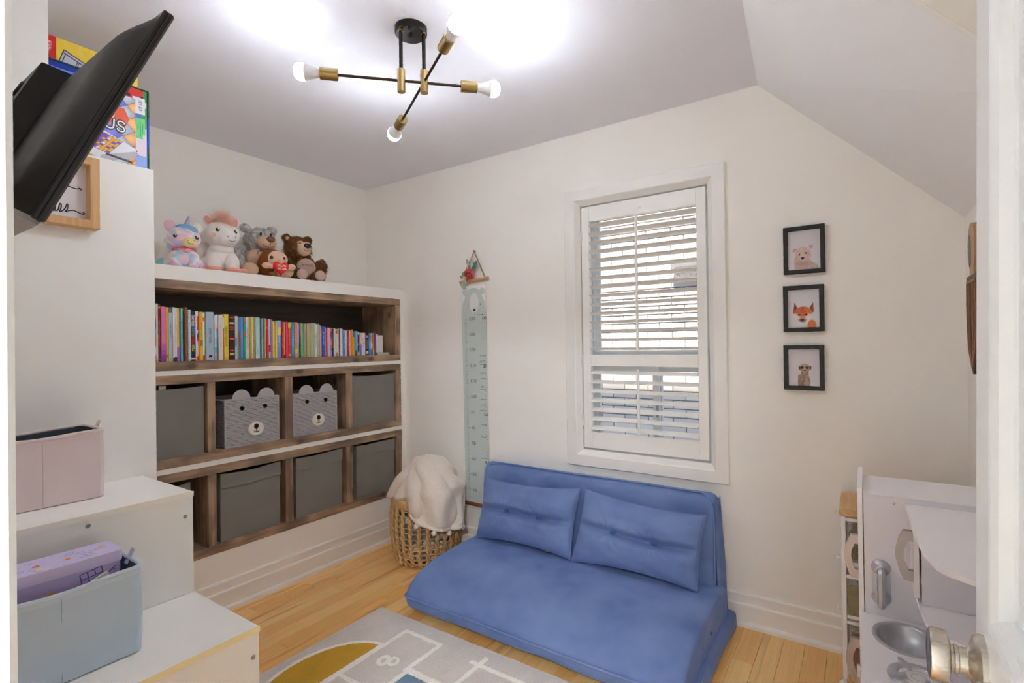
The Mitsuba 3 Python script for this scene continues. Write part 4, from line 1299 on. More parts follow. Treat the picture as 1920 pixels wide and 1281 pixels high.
for (x, z, R_, c_, rot) in ((.610, 1.865, .017, '#9db8a2', 20), (.655, 1.852, .020, '#a5bda8', -10), (.678, 1.845, .022, '#6f9186', -40), (.664, 1.820, .024, '#5f8078', -70), (.625, 1.842, .015, '#aec3ae', 60), (.560, 1.770, .014, '#9aa884', 80), (.575, 1.715, .020, '#a9b8a6', 100), (.590, 1.735, .016, '#b2bfa9', 60), (.628, 1.835, .018, '#7d7f63', 0), (.571, 1.790, .010, '#5d7f6b', 20)):
    def leaf_(U, V, x=x, z=z, R_=R_, rot=rot):
        a = 2 * np.pi * U
        rr = R_ * V
        lx, lz = rr * np.cos(a) * .78, rr * np.sin(a)
        ra = math.radians(rot)
        return np.stack([x + lx * math.cos(ra) - lz * math.sin(ra), -.030 - .35 * rr * np.cos(a) - .2 * rr, z + lx * math.sin(ra) + lz * math.cos(ra)], -1)
    put('leaf', grid(leaf_, 18, 4, closed_u=True), c_, 'fabric', fl_, smooth=True)
put('stem', [tube([(.600, -.03, 1.748), (.618, -.035, 1.765), (.634, -.04, 1.775)], .003, 6), tube([(.634, -.03, 1.78), (.63, -.028, 1.83), (.620, -.026, 1.862)], .002, 6), tube([(.64, -.03, 1.79), (.66, -.028, 1.83), (.660, -.026, 1.855)], .002, 6), tube([(.62, -.03, 1.76), (.59, -.028, 1.74), (.575, -.026, 1.715)], .0018, 6)], '#6d6a44', 'matte', fl_)

# ================================================================ ceiling light
cl = thing('ceiling_light', 'black and brass four-arm ceiling light with round bulbs', 'ceiling light')
blk, brass = '#2c2622', '#ad9361'
cc = np.array([1.332, -1.234])
put('canopy', lathe([(0, H), (.059, H), (.059, H - .022), (.056, H - .0255), (0, H - .0255)][::-1], 48, (cc[0], cc[1], 0)), blk, 'brushed', cl)
for dx, dy in ((.0, .0), (.028, -.035)):
    put('canopy_screw', lathe([(0, -.010), (.0045, -.009), (.006, -.004), (.006, 0)], 14, (cc[0] + dx, cc[1] + dy, H - .0255)), '#141210', 'satin', cl)
ARMS = [((1.343, -1.297, 2.300), (1.091, -1.524, 2.300), (1.557, -1.037, 2.300), .34),
        ((1.375, -1.227, 2.300), (1.650, -1.350, 2.350), (1.046, -1.053, 2.250), .45)]
for (c, a, b, _) in ARMS:
    c, a, b = np.array(c), np.array(a), np.array(b)
    d = (b - a) / np.linalg.norm(b - a)
    t = (c - a) @ d
    c = a + d * t
    put('drop_rod', rod((c[0], c[1], H - .024), (c[0], c[1], c[2] + .03), .0068, 16), blk, 'brushed', cl, smooth=50)
    put('rod_collar', lathe([(.0068, 0), (.009, 0), (.009, -.006), (.0068, -.006)], 16, (c[0], c[1], H - .0255)), brass, 'metal', cl)
    put('brass_sleeve', lathe([(0, -.042), (.0135, -.042), (.0145, -.041), (.0145, .041), (.0135, .042), (0, .042)], 24, c), brass, 'metal', cl)
    put('arm', rod(a, b, .0046, 12), '#3a2a22', 'brushed', cl, smooth=50)
    for e, dd in ((a, -d), (b, d)):
        # e is the bulb's middle
        put('socket', lathe([(0, -.118), (.0195, -.118), (.0205, -.117), (.0205, -.058), (.0195, -.057), (0, -.057)], 24, e, dd), brass, 'metal', cl)
        bulb = put('bulb', lathe([(.0285, -.006), (.0300, .002), (.0295, .012), (.0255, .022), (.018, .0285), (.008, .0315), (0, .032)], 28, e, dd), '#ffffff', 'matte', cl)
        scene[bulb]['emitter'] = {'type': 'area', 'radiance': {'type': 'rgb', 'value': [BULB * c_ for c_ in (.92, 1.0, 1.11)]}}
        put('bulb_collar', lathe([(.0155, -.057), (.0165, -.045), (.021, -.03), (.0285, -.0065)], 28, e, dd), '#e9e9e9', 'satin', cl, label='white plastic bulb collar')

# ================================================================ three animal pictures
def fur(X, Y, s, fx=40, fy=40):
    return meshkit.fbm(np.stack([X * fx, Y * fy, 0 * X + s], -1), 3, s) - .5


def p_bear(X, Y):
    im = np.ones(X.shape + (3,)) * np.array([214, 208, 212.])
    im *= (1 - .06 * Y)[..., None]
    f = fur(X, Y, 1, 46, 30)
    body = np.maximum.reduce([ell(X, Y, .50, .05, .30, .26, 0, .10), ell(X, Y, .66, .02, .28, .16, 0, .10), ell(X, Y, .47, .36, .25, .22, 0, .07), ell(X, Y, .21, .505, .075, .055, 30, .12), ell(X, Y, .72, .575, .075, .06, -20, .12), ell(X, Y, .42, .22, .24, .16, 0, .1)])
    c = np.array([196, 168, 160.]) + f[..., None] * 46 + (Y[..., None] - .3) * 20
    im = im * (1 - body[..., None]) + c * body[..., None]
    im = over(im, .35 * ell(X, Y, .21, .50, .04, .03, 30, .3) + .35 * ell(X, Y, .72, .57, .04, .03, -20, .3), (120, 92, 88))
    im = over(im, .4 * ell(X, Y, .45, .30, .10, .085, 0, .5), (215, 196, 188))
    im = over(im, .5 * ell(X, Y, .46, .155, .22, .05, 0, .6), (150, 122, 116))
    for cx, cy in ((.355, .385), (.565, .415)):
        im = over(im, ell(X, Y, cx, cy, .028, .022, 0, .2), (26, 20, 22))
    im = over(im, ell(X, Y, .455, .295, .050, .030, 0, .2), (24, 18, 20))
    im = over(im, .8 * ell(X, Y, .455, .262, .035, .008, 0, .4), (60, 44, 44))
    return im


def p_fox(X, Y):
    im = np.ones(X.shape + (3,)) * np.array([216, 211, 214.]) * (1 - .05 * Y)[..., None]
    f = fur(X, Y, 2, 60, 36)
    org = np.array([196, 98, 44.]) + f[..., None] * 70
    for cx, rot in ((.27, 12), (.72, -14)):
        pts = Polygon([(-.10, -.13), (.10, -.10), (-.055 if rot > 0 else .075, .135)])
        pts = affinity.translate(pts, cx, .51)
        m = shapely.contains_xy(pts.buffer(.012), X.ravel(), Y.ravel()).reshape(X.shape).astype(float)
        im = over(im, m, (150, 72, 36))
        m2 = shapely.contains_xy(affinity.scale(pts, .6, .7), X.ravel(), Y.ravel()).reshape(X.shape).astype(float)
        im = over(im, m2, (70, 50, 50))
    body = np.maximum(ell(X, Y, .52, .02, .24, .20, 0, .08), ell(X, Y, .70, .04, .20, .16, 0, .1))
    im = im * (1 - body[..., None]) + (np.array([222, 214, 212.]) + f[..., None] * 40) * body[..., None]
    sh_ = ell(X, Y, .76, .05, .14, .15, 0, .15)
    im = im * (1 - sh_[..., None]) + (org + 8) * sh_[..., None]
    head = np.maximum(ell(X, Y, .48, .40, .28, .155, 0, .06), ell(X, Y, .46, .27, .17, .11, 0, .1))
    im = im * (1 - head[..., None]) + org * head[..., None]
    im = over(im, .85 * ell(X, Y, .29, .29, .12, .07, -28, .35), (230, 220, 216))
    im = over(im, .85 * ell(X, Y, .64, .285, .12, .07, 28, .35), (230, 220, 216))
    im = over(im, .8 * ell(X, Y, .46, .20, .10, .055, 0, .3), (90, 72, 76))
    im = over(im, .7 * ell(X, Y, .46, .255, .06, .06, 0, .5), (208, 150, 120))
    for cx in (.355, .575):
        im = over(im, ell(X, Y, cx, .335, .045, .022, 0, .3), (40, 24, 20))
    im = over(im, ell(X, Y, .455, .205, .045, .03, 0, .2), (20, 16, 20))
    im = over(im, .5 * ell(X, Y, .46, .47, .05, .06, 0, .6), (150, 66, 30))
    return im


def p_meer(X, Y):
    im = np.ones(X.shape + (3,)) * np.array([212, 206, 210.]) * (1 - .05 * Y)[..., None]
    f = fur(X, Y, 3, 50, 26)
    c = np.array([150, 118, 102.]) + f[..., None] * 60
    body = np.maximum.reduce([ell(X, Y, .50, .10, .20, .26, 0, .06), ell(X, Y, .53, .34, .12, .14, 0, .08), ell(X, Y, .53, .49, .17, .115, 0, .06), ell(X, Y, .36, .16, .05, .15, 8, .12)])
    im = im * (1 - body[..., None]) + c * body[..., None]
    im = over(im, .8 * ell(X, Y, .36, .49, .03, .05, 0, .2) + .8 * ell(X, Y, .71, .50, .03, .05, 0, .2), (46, 32, 32))
    im = over(im, .5 * ell(X, Y, .53, .56, .13, .045, 0, .5), (196, 170, 158))
    im = over(im, .6 * ell(X, Y, .52, .43, .07, .06, 0, .5), (206, 186, 176))
    for cx in (.445, .605):
        im = over(im, ell(X, Y, cx, .50, .05, .036, 0, .3), (52, 34, 32))
        im = over(im, ell(X, Y, cx, .50, .02, .016, 0, .3), (14, 10, 12))
    im = over(im, ell(X, Y, .525, .425, .035, .020, 0, .3), (40, 28, 30))
    im = over(im, .45 * ell(X, Y, .58, .10, .07, .14, 0, .6), (196, 172, 158))
    im = over(im, .7 * ell(X, Y, .47, .10, .015, .10, -30, .5), (90, 64, 54))
    return im


PICS = [(2.416, 2.576, 1.625, 1.834, p_bear, 'black framed photo of a white bear cub, topmost of three on the wall'),
        (2.412, 2.569, 1.369, 1.573, p_fox, 'black framed photo of a red fox cub, middle of three on the wall'),
        (2.410, 2.566, 1.112, 1.310, p_meer, 'black framed photo of a meerkat, lowest of three on the wall')]
for x0, x1, z0, z1, fn, lab in PICS:
    pf_ = thing('picture_frame', lab, 'picture', 'animal pictures beside the window')
    put('frame', mitred([(0, 0), (0, .022), (.002, .024), (.016, .024), (.0185, .014), (.0185, 0)], x0, x1, z0, z1, 0), '#171312', 'satin', pf_, smooth=False)
    w, h = x1 - x0 - .036, z1 - z0 - .036
    m, c = canvas(fn, w, h, 90, 118, (x0 + .018, -.011, z0 + .018), (1, 0, 0), (0, 0, 1))
    put('print', m, c, 'satin', pf_, smooth=False, label='animal portrait print')
    put('backing', box(x0 + .01, x1 - .01, -.010, -.001, z0 + .01, z1 - .01), '#3a3230', 'matte', pf_, smooth=False)

# ================================================================ soft toys on the ledge
LZ = 1.729


def toy(name, label, x, y, deg, cat='stuffed animal'):
    k = thing(name, label, cat, 'soft toys on the ledge above the bookcases')
    a = math.radians(deg)
    R = np.array([[math.cos(a), -math.sin(a), 0], [math.sin(a), math.cos(a), 0], [0, 0, 1]])

    def add(nm, mesh, col, mat='fabric', parent=None, **kw):
        m = tri(mesh).copy()
        if callable(col):
            col = L(np.clip(col(np.array(m.vertices)), 0, 255))
        m.vertices = m.vertices @ R.T + [x, y, LZ + .001]
        kw.setdefault('smooth', True)
        return put(nm, m, col, mat, parent or k, **kw)
    add.key = k
    return add


def face_disc(c, n, r, h=.0015, seg=16):
    return lathe([(0, h), (r * .8, h * .85), (r, 0)], seg, c, n)


def smile(c, n, w, d, r=.0009):
    rr, u, nn = frame_of(np.cross([0, 0, 1.0], n), (0, 0, 1))
    return tube([np.asarray(c) + rr * w * s - u * d * (1 - s * s) for s in np.linspace(-1, 1, 11)], r, 5)


PAST = np.array([[238, 196, 208], [206, 200, 232], [240, 206, 216], [240, 232, 216], [190, 208, 230], [240, 206, 214]], float)


def pastel(seed):
    def f(v):
        n = meshkit.fbm(v * 17, 2, seed)
        q = np.clip((n - .25) / .5, 0, .999) * (len(PAST) - 1)
        i = q.astype(int)
        t = np.clip((q - i - .3) / .4, 0, 1)[:, None]
        return PAST[i] * (1 - t) + PAST[i + 1] * t
    return f


# pastel unicorn
A = toy('plush_unicorn', 'small pastel tie-dye plush unicorn with blue mane and pink collar, leftmost toy on the ledge', -.115, -1.392, -20)
body = blob([((-.01, 0, .055), (.062, .070, .056)), ((-.03, -.055, .035), (.045, .032, .035)), ((-.03, .055, .035), (.045, .032, .035)), ((.035, -.036, .036), (.026, .026, .042)), ((.035, .036, .036), (.026, .026, .042)), ((.0, 0, .10), (.040, .045, .03)), ((.012, 0, .155), (.060, .072, .062)), ((-.02, -.045, .135), (.035, .04, .04))], .009)
A('body', fuzz(body, .0025, 90, 1), pastel(5))
for s in (-1, 1):
    A('ear', blob([((-.005, s * .056, .214), (.013, .026, .032), (s * -28, 0, 0))], .006, 4), '#e8bccb' if s < 0 else '#e6dfcc')
mz = A('muzzle', blob([((.070, .022, .128), (.020, .032, .026))], .006, 4), '#ecd79a')
A('smile', [smile((.090, .024, .122), (1, .1, 0), .011, .003), face_disc((.089, .012, .134), (1, 0, .2), .002), face_disc((.089, .038, .134), (1, .2, .2), .002)], '#a8584c', 'matte', mz)
A('mane', fuzz(blob([((.014, .002, .205), (.040, .040, .022)), ((-.03, .01, .20), (.03, .035, .03)), ((.030, .03, .196), (.026, .028, .020))], .007), .004, 110, 3), '#7fb0d6')
A('horn', lathe([(.0125, 0), (.011, .012), (.0115, .014), (.008, .030), (.0085, .032), (.003, .052), (0, .054)], 16, (.022, .010, .218), (.10, .22, 1)), '#a7a6bd', 'satin')
for s, yy in ((-1, -.040), (1, .052)):
    e = A('eye', face_disc((.063 - .006 * (s > 0), yy, .157), (1, s * .55, .05), .0095, .003, 20), '#43252f', 'gloss')
    A('glint', face_disc((.068 - .006 * (s > 0), yy + .002, .161), (1, s * .55, .05), .0036, .001), '#ffffff', 'gloss', e)
A('collar', tube([(.008 + .046 * math.cos(t), .050 * math.sin(t), .100 + .004 * math.cos(t)) for t in np.linspace(0, 2 * np.pi, 40)[:-1]], .004, 8, closed=True), '#e2718f')
A('pendant', lathe([(0, .004), (.010, .0035), (.012, 0)], 20, (.056, .012, .092), (1, .1, .1)), '#ef9cb4', 'satin')
A('tail', fuzz(blob([((-.055, -.085, .03), (.03, .03, .03))], .008), .004, 90, 2), '#8cc4cc')

# white foal
A = toy('plush_foal', 'white plush foal with peach mane, ears and hooves, second toy on the ledge', -.120, -1.205, -16)
body = blob([((-.02, 0, .085), (.060, .074, .085)), ((.040, -.042, .050), (.034, .036, .056)), ((.040, .042, .050), (.034, .036, .056)), ((0, 0, .13), (.05, .06, .04)), ((-.02, -.072, .045), (.05, .03, .042)), ((.014, 0, .205), (.074, .084, .070)), ((.062, .016, .182), (.036, .050, .040))], .010)
A('body', fuzz(body, .0015, 100, 4), '#e6e0da')
for s in (-1, 1):
    A('hoof', blob([((.056, s * .046, .014), (.036, .039, .0165))], .007, 5), '#e0a08c')
    A('rear_hoof', blob([((.015, s * .098, .015), (.040, .030, .017))], .007, 5), '#dfa28f')
    er = A('ear', blob([((-.004, s * .066, .280), (.012, .021, .030), (s * -14, 0, 0))], .006, 4), '#efe6e0')
    A('ear_lining', blob([((.006, s * .066, .279), (.005, .014, .022), (s * -14, 0, 0))], .005, 4), '#dd9a88', 'fabric', er)
base = blob([((.004, .002, .270), (.022, .034, .016)), ((.040, .008, .256), (.018, .024, .012))], .008)
A('mane', base, '#e0a68c')
A('mane_hair', tufts(base, 900, .040, .0016, -.5, 5, .35), '#e9c0aa', smooth=True, kind='stuff')
for s, yy in ((-1, -.032), (1, .054)):
    nn = (1, s * .45, .12)
    e = A('eye', face_disc((.080 - .012 * (s > 0), yy, .218), nn, .0105, .004, 20), '#2a1c1c', 'gloss')
    A('glint', face_disc((.0855 - .012 * (s > 0), yy + .003, .222), nn, .004, .001), '#ffffff', 'gloss', e)
A('cheek', face_disc((.074, -.052, .190), (1, -.5, 0), .012, .0012), '#ecb7a2')
A('smile', [smile((.1075, .030, .166), (1, .15, 0), .016, .007, .0012), face_disc((.106, .010, .183), (1, 0, .3), .0028), face_disc((.104, .046, .183), (1, .3, .3), .0028)], '#3a302e', 'matte')
for s in (-1,):
    A('wing', fuzz(blob([((-.050, s * .085, .120), (.016, .036, .055), (s * 24, 0, 0)), ((-.050, s * .105, .085), (.014, .030, .040), (s * 24, 0, 0))], .008), .004, 60, 6), '#ddd3c2')

# grey bear
def heather(c0, c1, seed):
    def f(v):
        n = meshkit.fbm(v * np.array([120, 120, 45]), 3, seed)[:, None]
        t = np.clip((n - .35) / .3, 0, 1)
        return np.array(hexrgb(c0)) * (1 - t) + np.array(hexrgb(c1)) * t
    return f


A = toy('plush_bear', 'grey heathered plush bear with beige muzzle, sitting behind the monkey toy', -.205, -.958, -16)
body = blob([((-.01, 0, .095), (.075, .085, .098)), ((.03, -.105, .085), (.045, .040, .085), (14, 0, 0)), ((.03, .100, .085), (.045, .040, .080), (-14, 0, 0)), ((.07, -.065, .035), (.075, .040, .038)), ((.07, .09, .035), (.075, .040, .038)), ((.01, .008, .222), (.078, .086, .076))], .010)
A('body', fuzz(body, .006, 70, 7), heather('#8d8884', '#c6c2bd', 2))
A('fur', tufts(body, 2600, .012, .0011, .35, 3, .6), heather('#86817e', '#cfcac5', 4), smooth=True, kind='stuff')
for s in (-1, 1):
    er = A('ear', fuzz(blob([((-.005, .008 + s * .072, .292), (.018, .030, .028))], .007), .003, 90, s + 2), heather('#8d8884', '#c6c2bd', 5))
    A('foot_pad', fuzz(blob([((.150, -.075 if s < 0 else .112, .036), (.022, .044, .037))], .008, 8), .001, 60), '#c9a689')
A('tummy', blob([((.058, -.020, .105), (.026, .055, .062))], .009, 6), '#c3a085')
mz = A('muzzle', blob([((.088, .028, .203), (.040, .052, .040))], .008, 8), '#c8a58a', label='beige muzzle')
A('nose', blob([((.125, .040, .218), (.014, .023, .018))], .005, 5), '#6e4526', 'satin', mz, label='brown nose')
A('smile', [tube([(.129, .037, .200), (.130, .035, .182)], .0013, 5), smile((.125, .030, .184), (1, .1, 0), .030, .012, .0013)], '#4a3428', 'matte', mz)
for yy in (-.002, .052):
    A('eye', blob([((.083, yy, .252), (.006, .006, .010))], .004, 2), '#2c2830', 'gloss')
A('embroidery', tube([(.082 + .002 * math.sin(t), -.008 + .012 * math.cos(t), .140 + .014 * math.sin(t)) for t in np.linspace(.8, 5.2, 16)], .0015, 5), '#4a4070', 'matte')

# monkey with heart
A = toy('plush_monkey', 'brown and peach plush monkey hugging a red heart, in front of the grey bear', -.062, -.948, -16)
A('body', fuzz(blob([((-.005, 0, .050), (.045, .060, .050)), ((.0, -.004, .100), (.048, .068, .060)), ((-.012, -.02, .075), (.045, .060, .075))], .009), .001, 60), '#80471f')
fc = A('face', blob([((.022, .012, .100), (.038, .060, .050)), ((.014, .028, .048), (.036, .052, .044))], .008, 8), '#dcb79f', label='peach face and tummy')
for s, yy in ((-1, -.024), (1, .044)):
    e = A('eye', face_disc((.058 - .006 * (s > 0), yy, .106), (1, s * .35, .05), .0088, .003, 18), '#3c1d16', 'gloss', fc)
A('smile', smile((.060, .014, .094), (1, .2, 0), .008, .004, .001), '#5a3a2e', 'matte', fc)
for s, yy in ((-1, -.046), (1, .085)):
    A('arm', blob([((.045, yy, .060), (.022, .026, .018), (0, 0, s * 20)), ((.055, yy * .72 + .006, .056), (.016, .018, .015))], .007, 6), '#dcb79f')
A('foot', blob([((.055, -.018, .012), (.018, .022, .013))], .006, 4), '#7a4c30')
tt = np.linspace(0, 2 * np.pi, 60, endpoint=False)
hp = np.stack([16 * np.sin(tt) ** 3, 13 * np.cos(tt) - 5 * np.cos(2 * tt) - 2 * np.cos(3 * tt) - np.cos(4 * tt)], 1) / 16 * .044


def heartm(U, V):
    a = np.interp(U * 60, np.arange(61), np.append(hp[:, 0], hp[0, 0]))
    b = np.interp(U * 60, np.arange(61), np.append(hp[:, 1], hp[0, 1]))
    k = np.sin(np.pi * V)
    return np.stack([.066 - .017 * np.cos(np.pi * V) * 1.0, .022 + a * k ** .55, .048 + b * k ** .55], -1)


ht = A('heart', grid(heartm, 60, 15), '#d9261f', 'satin', label='red heart with white lettering')
for s_, zz, hh, wd in (("YOU'RE", .053, .0105, .046), ('MY JAM', .037, .0105, .044)):
    A('lettering', text(s_, hh, (.0838, .023, zz), (0, 1, 0), (0, 0, 1), .0006, True, fit=wd, centre=True), '#f2e6e2', 'matte', ht, smooth=False)

# brown bear
A = toy('plush_bear', 'shaggy brown plush bear with tan face and tummy, rightmost toy on the ledge', -.135, -.715, -14)
body = blob([((-.02, .005, .085), (.062, .075, .085)), ((.0, .098, .070), (.040, .034, .080), (-22, 0, 0)), ((.0, -.072, .085), (.036, .028, .070), (10, 0, 0)), ((.05, -.035, .030), (.065, .034, .032)), ((.05, .06, .030), (.065, .034, .032)), ((.0, -.028, .205), (.062, .072, .064))], .010)
A('body', fuzz(body, .004, 60, 9), '#734d2c')
A('fur', tufts(body, 4600, .022, .0030, .6, 9, .9, [((.062, -.008, .20), (.050, .052, .050)), ((.06, .010, .085), (.05, .055, .055)), ((.112, -.040, .034), (.03, .034, .034)), ((.112, .068, .034), (.03, .034, .034))]), heather('#5a3a20', '#96683e', 6), smooth=True, kind='stuff')
for s in (-1, 1):
    e_ = blob([((-.005, -.028 + s * .062, .262), (.015, .024, .022))], .006, 4)
    A('ear', [e_, tufts(e_, 300, .013, .0018, .4, 12 + s, .9)], '#6e4826')
A('ear_lining', blob([((.010, -.090, .258), (.006, .012, .013))], .005, 3), '#d0a58c')
fc = A('face', blob([((.050, -.008, .195), (.030, .044, .042)), ((.050, -.028, .222), (.020, .024, .022)), ((.050, .010, .222), (.020, .022, .020))], .007, 8), '#cfae93', label='tan muzzle')
A('nose', blob([((.080, .004, .213), (.012, .022, .015))], .005, 4), '#141112', 'gloss', fc, label='black nose')
A('smile', [tube([(.084, .004, .20), (.084, .004, .187)], .0012, 5), smile((.079, .004, .190), (1, .1, 0), .024, .009, .0012)], '#4a342a', 'matte', fc)
for yy in (-.034, .010):
    A('eye', face_disc((.066, yy, .226), (1, .1, .1), .006, .004, 16), '#2a1a14', 'gloss', fc)
tm = A('tummy', blob([((.035, .010, .085), (.034, .058, .060))], .008, 6), '#b9a092', label='tan tummy with red stitching')
wv = [(.0725 - .25 * (yy - .01) ** 2 / .058, yy, .098 + .006 * math.sin((yy + .03) * 420) * (1 if yy > -.02 else 1.6)) for yy in np.linspace(-.028, .044, 50)]
A('stitching', tube(wv, .0011, 5), '#c23a44', 'matte', tm)
for s, yy in ((-1, -.040), (1, .068)):
    A('foot_pad', blob([((.108, yy, .034), (.018, .032, .032))], .007, 6), '#bfa394')

# ================================================================ television on the front wall
tv = thing('television', 'black flat television tilted down on a wall arm, seen from behind at the upper left', 'television')


def tvp(x, h, d):
    return np.stack([x + 0 * h, -2.382 + .41 * h - .912 * d, 1.513 + .912 * h + .41 * d], -1)


def tvbox(x0, x1, h0, h1, d0, d1, b=.004):
    m = box(x0, x1, h0, h1, d0, d1, b)
    v = np.array(m.vertices)
    m.vertices = tvp(v[:, 0], v[:, 1], v[:, 2])
    m.fix_normals()
    return m


TX0, TX1, TH = 1.015, 1.75, .420
put('bezel', [tvbox(TX0, TX1, 0, TH, 0, .011, .003), tvbox(TX0 + .001, TX1 - .001, .001, TH - .001, .008, .017, .0025)], '#0f0c0b', 'gloss', tv, smooth=20)
put('screen', tvbox(TX0 + .018, TX1 - .018, .022, TH - .018, -.0012, .002, .0005), '#050506', 'gloss', tv, smooth=False)


def tvback(U, V):
    x = TX0 + .004 + (TX1 - TX0 - .008) * U
    h = .004 + (TH - .008) * V
    e = np.minimum((x - TX0) / .07, (TX1 - x) / .07).clip(0, 1)
    g = np.minimum(h / .05, 1).clip(0, 1) * np.minimum((TH - h) / .085, 1).clip(0, 1)
    s = lambda t: t * t * (3 - 2 * t)
    d = .015 + .028 * np.sin(np.pi / 2 * e) * np.sin(np.pi / 2 * g)
    return tvp(x, h, d)


put('back_housing', grid(tvback, 60, 50), '#0e0b09', 'satin', tv, smooth=True)


def hump(x0, x1, h0, h1, d0, d1, sl_):
    v = []
    for x in (x0, x1):
        for h, d in ((h0, d0), (h1, d0), (h0 + sl_, d1), (h1 - sl_ * .5, d1)):
            v.append(tvp(np.array(x if d == d0 else x + (.012 if x == x0 else -.012)), np.array(h), np.array(d)))
    return m3.Manifold.hull_points(np.array(v))


put('electronics_cover', hump(1.04, 1.42, .05, .385, .030, .080, .02), '#120e0c', 'satin', tv, smooth=20)
put('cover_vent', lathe([(0, .001), (.010, .001), (.017, .004), (.019, .0)], 24, tvp(np.array(1.33), np.array(.335), np.array(.0795)), (0, -.912, .41)), '#060505', 'satin', tv)
put('speaker_bulge', blob([(tuple(tvp(np.array(1.48), np.array(.055), np.array(.026))), (.15, .034, .044), (24, 0, 0))], .012, 4), '#120f0d', 'satin', tv, smooth=True)
put('speaker_port', lathe([(0, .001), (.010, .001), (.016, .004), (.018, 0)], 24, tvp(np.array(1.50), np.array(.05), np.array(.062)), (0, -.95, .2)), '#050505', 'satin', tv)
put('bottom_strip', tvbox(TX0 + .01, TX1 - .01, -.006, .003, .004, .036, .001), '#8a8886', 'satin', tv, smooth=False)
put('mount_plate', tvbox(1.20, 1.36, .12, .30, .079, .090, .001), '#1a1a1a', 'satin', tv, smooth=False)
put('wall_arm', [box(1.25, 1.31, -2.4985, -2.484, 1.60, 1.80, .003), tube([(1.28, -2.488, 1.70), (1.28, -2.43, 1.72), (1.28, -2.385, 1.735)], .016, 12)], '#1a1a1a', 'satin', tv)
put('cable', tube([(1.62, -2.47, 1.66), (1.58, -2.44, 1.72), (1.53, -2.42, 1.775), (1.48, -2.40, 1.83)], .003, 8), '#2a1c1a', 'satin', tv)

# ================================================================ white stairs with boxes
WH = '#f2f0ea'
ss = thing('storage_stairs', 'white box stairs with yellowed edges below the white closet wall at left', 'stairs')
sy0, sy1 = -2.470, -1.804
put('tread', box(CX + .001, .881, sy0, sy1, .848, .864, .001), WH, 'satin', ss, smooth=False)
put('riser', box(.866, .880, sy0, sy1 - .001, .537, .848), '#e6e5df', 'satin', ss, smooth=False)
put('tread', box(.881, 1.268, sy0, sy1, .521, .537, .001), WH, 'satin', ss, smooth=False)
put('riser', box(1.254, 1.267, sy0, sy1 - .001, 0, .521), '#e6e5df', 'satin', ss, smooth=False)
put('side_panel', [box(CX + .001, .866, sy1 - .016, sy1 - .001, 0, .848), box(.866, 1.254, sy1 - .016, sy1 - .001, 0, .521)], '#e6e5df', 'satin', ss, smooth=False)
put('edge_band', box(1.2672, 1.2695, sy0, sy1 + .001, .5215, .538), '#e9dcae', 'satin', ss, smooth=False, label='yellowed edge strip')
put('edge_band', box(.8812, .8825, sy0, sy1 + .001, .8485, .8648), '#ebe7da', 'satin', ss, smooth=False)
for x, y, z in ((.880, -2.082, .832), (.880, -1.828, .787), (1.267, -1.822, .456), (1.267, -2.079, .500)):
    put('screw_cap', lathe([(0, .0008), (.0035, .0004), (.0055, .0014), (.0065, 0)], 16, (x, y, z), (1, 0, 0)), '#8d908c', 'brushed', ss)


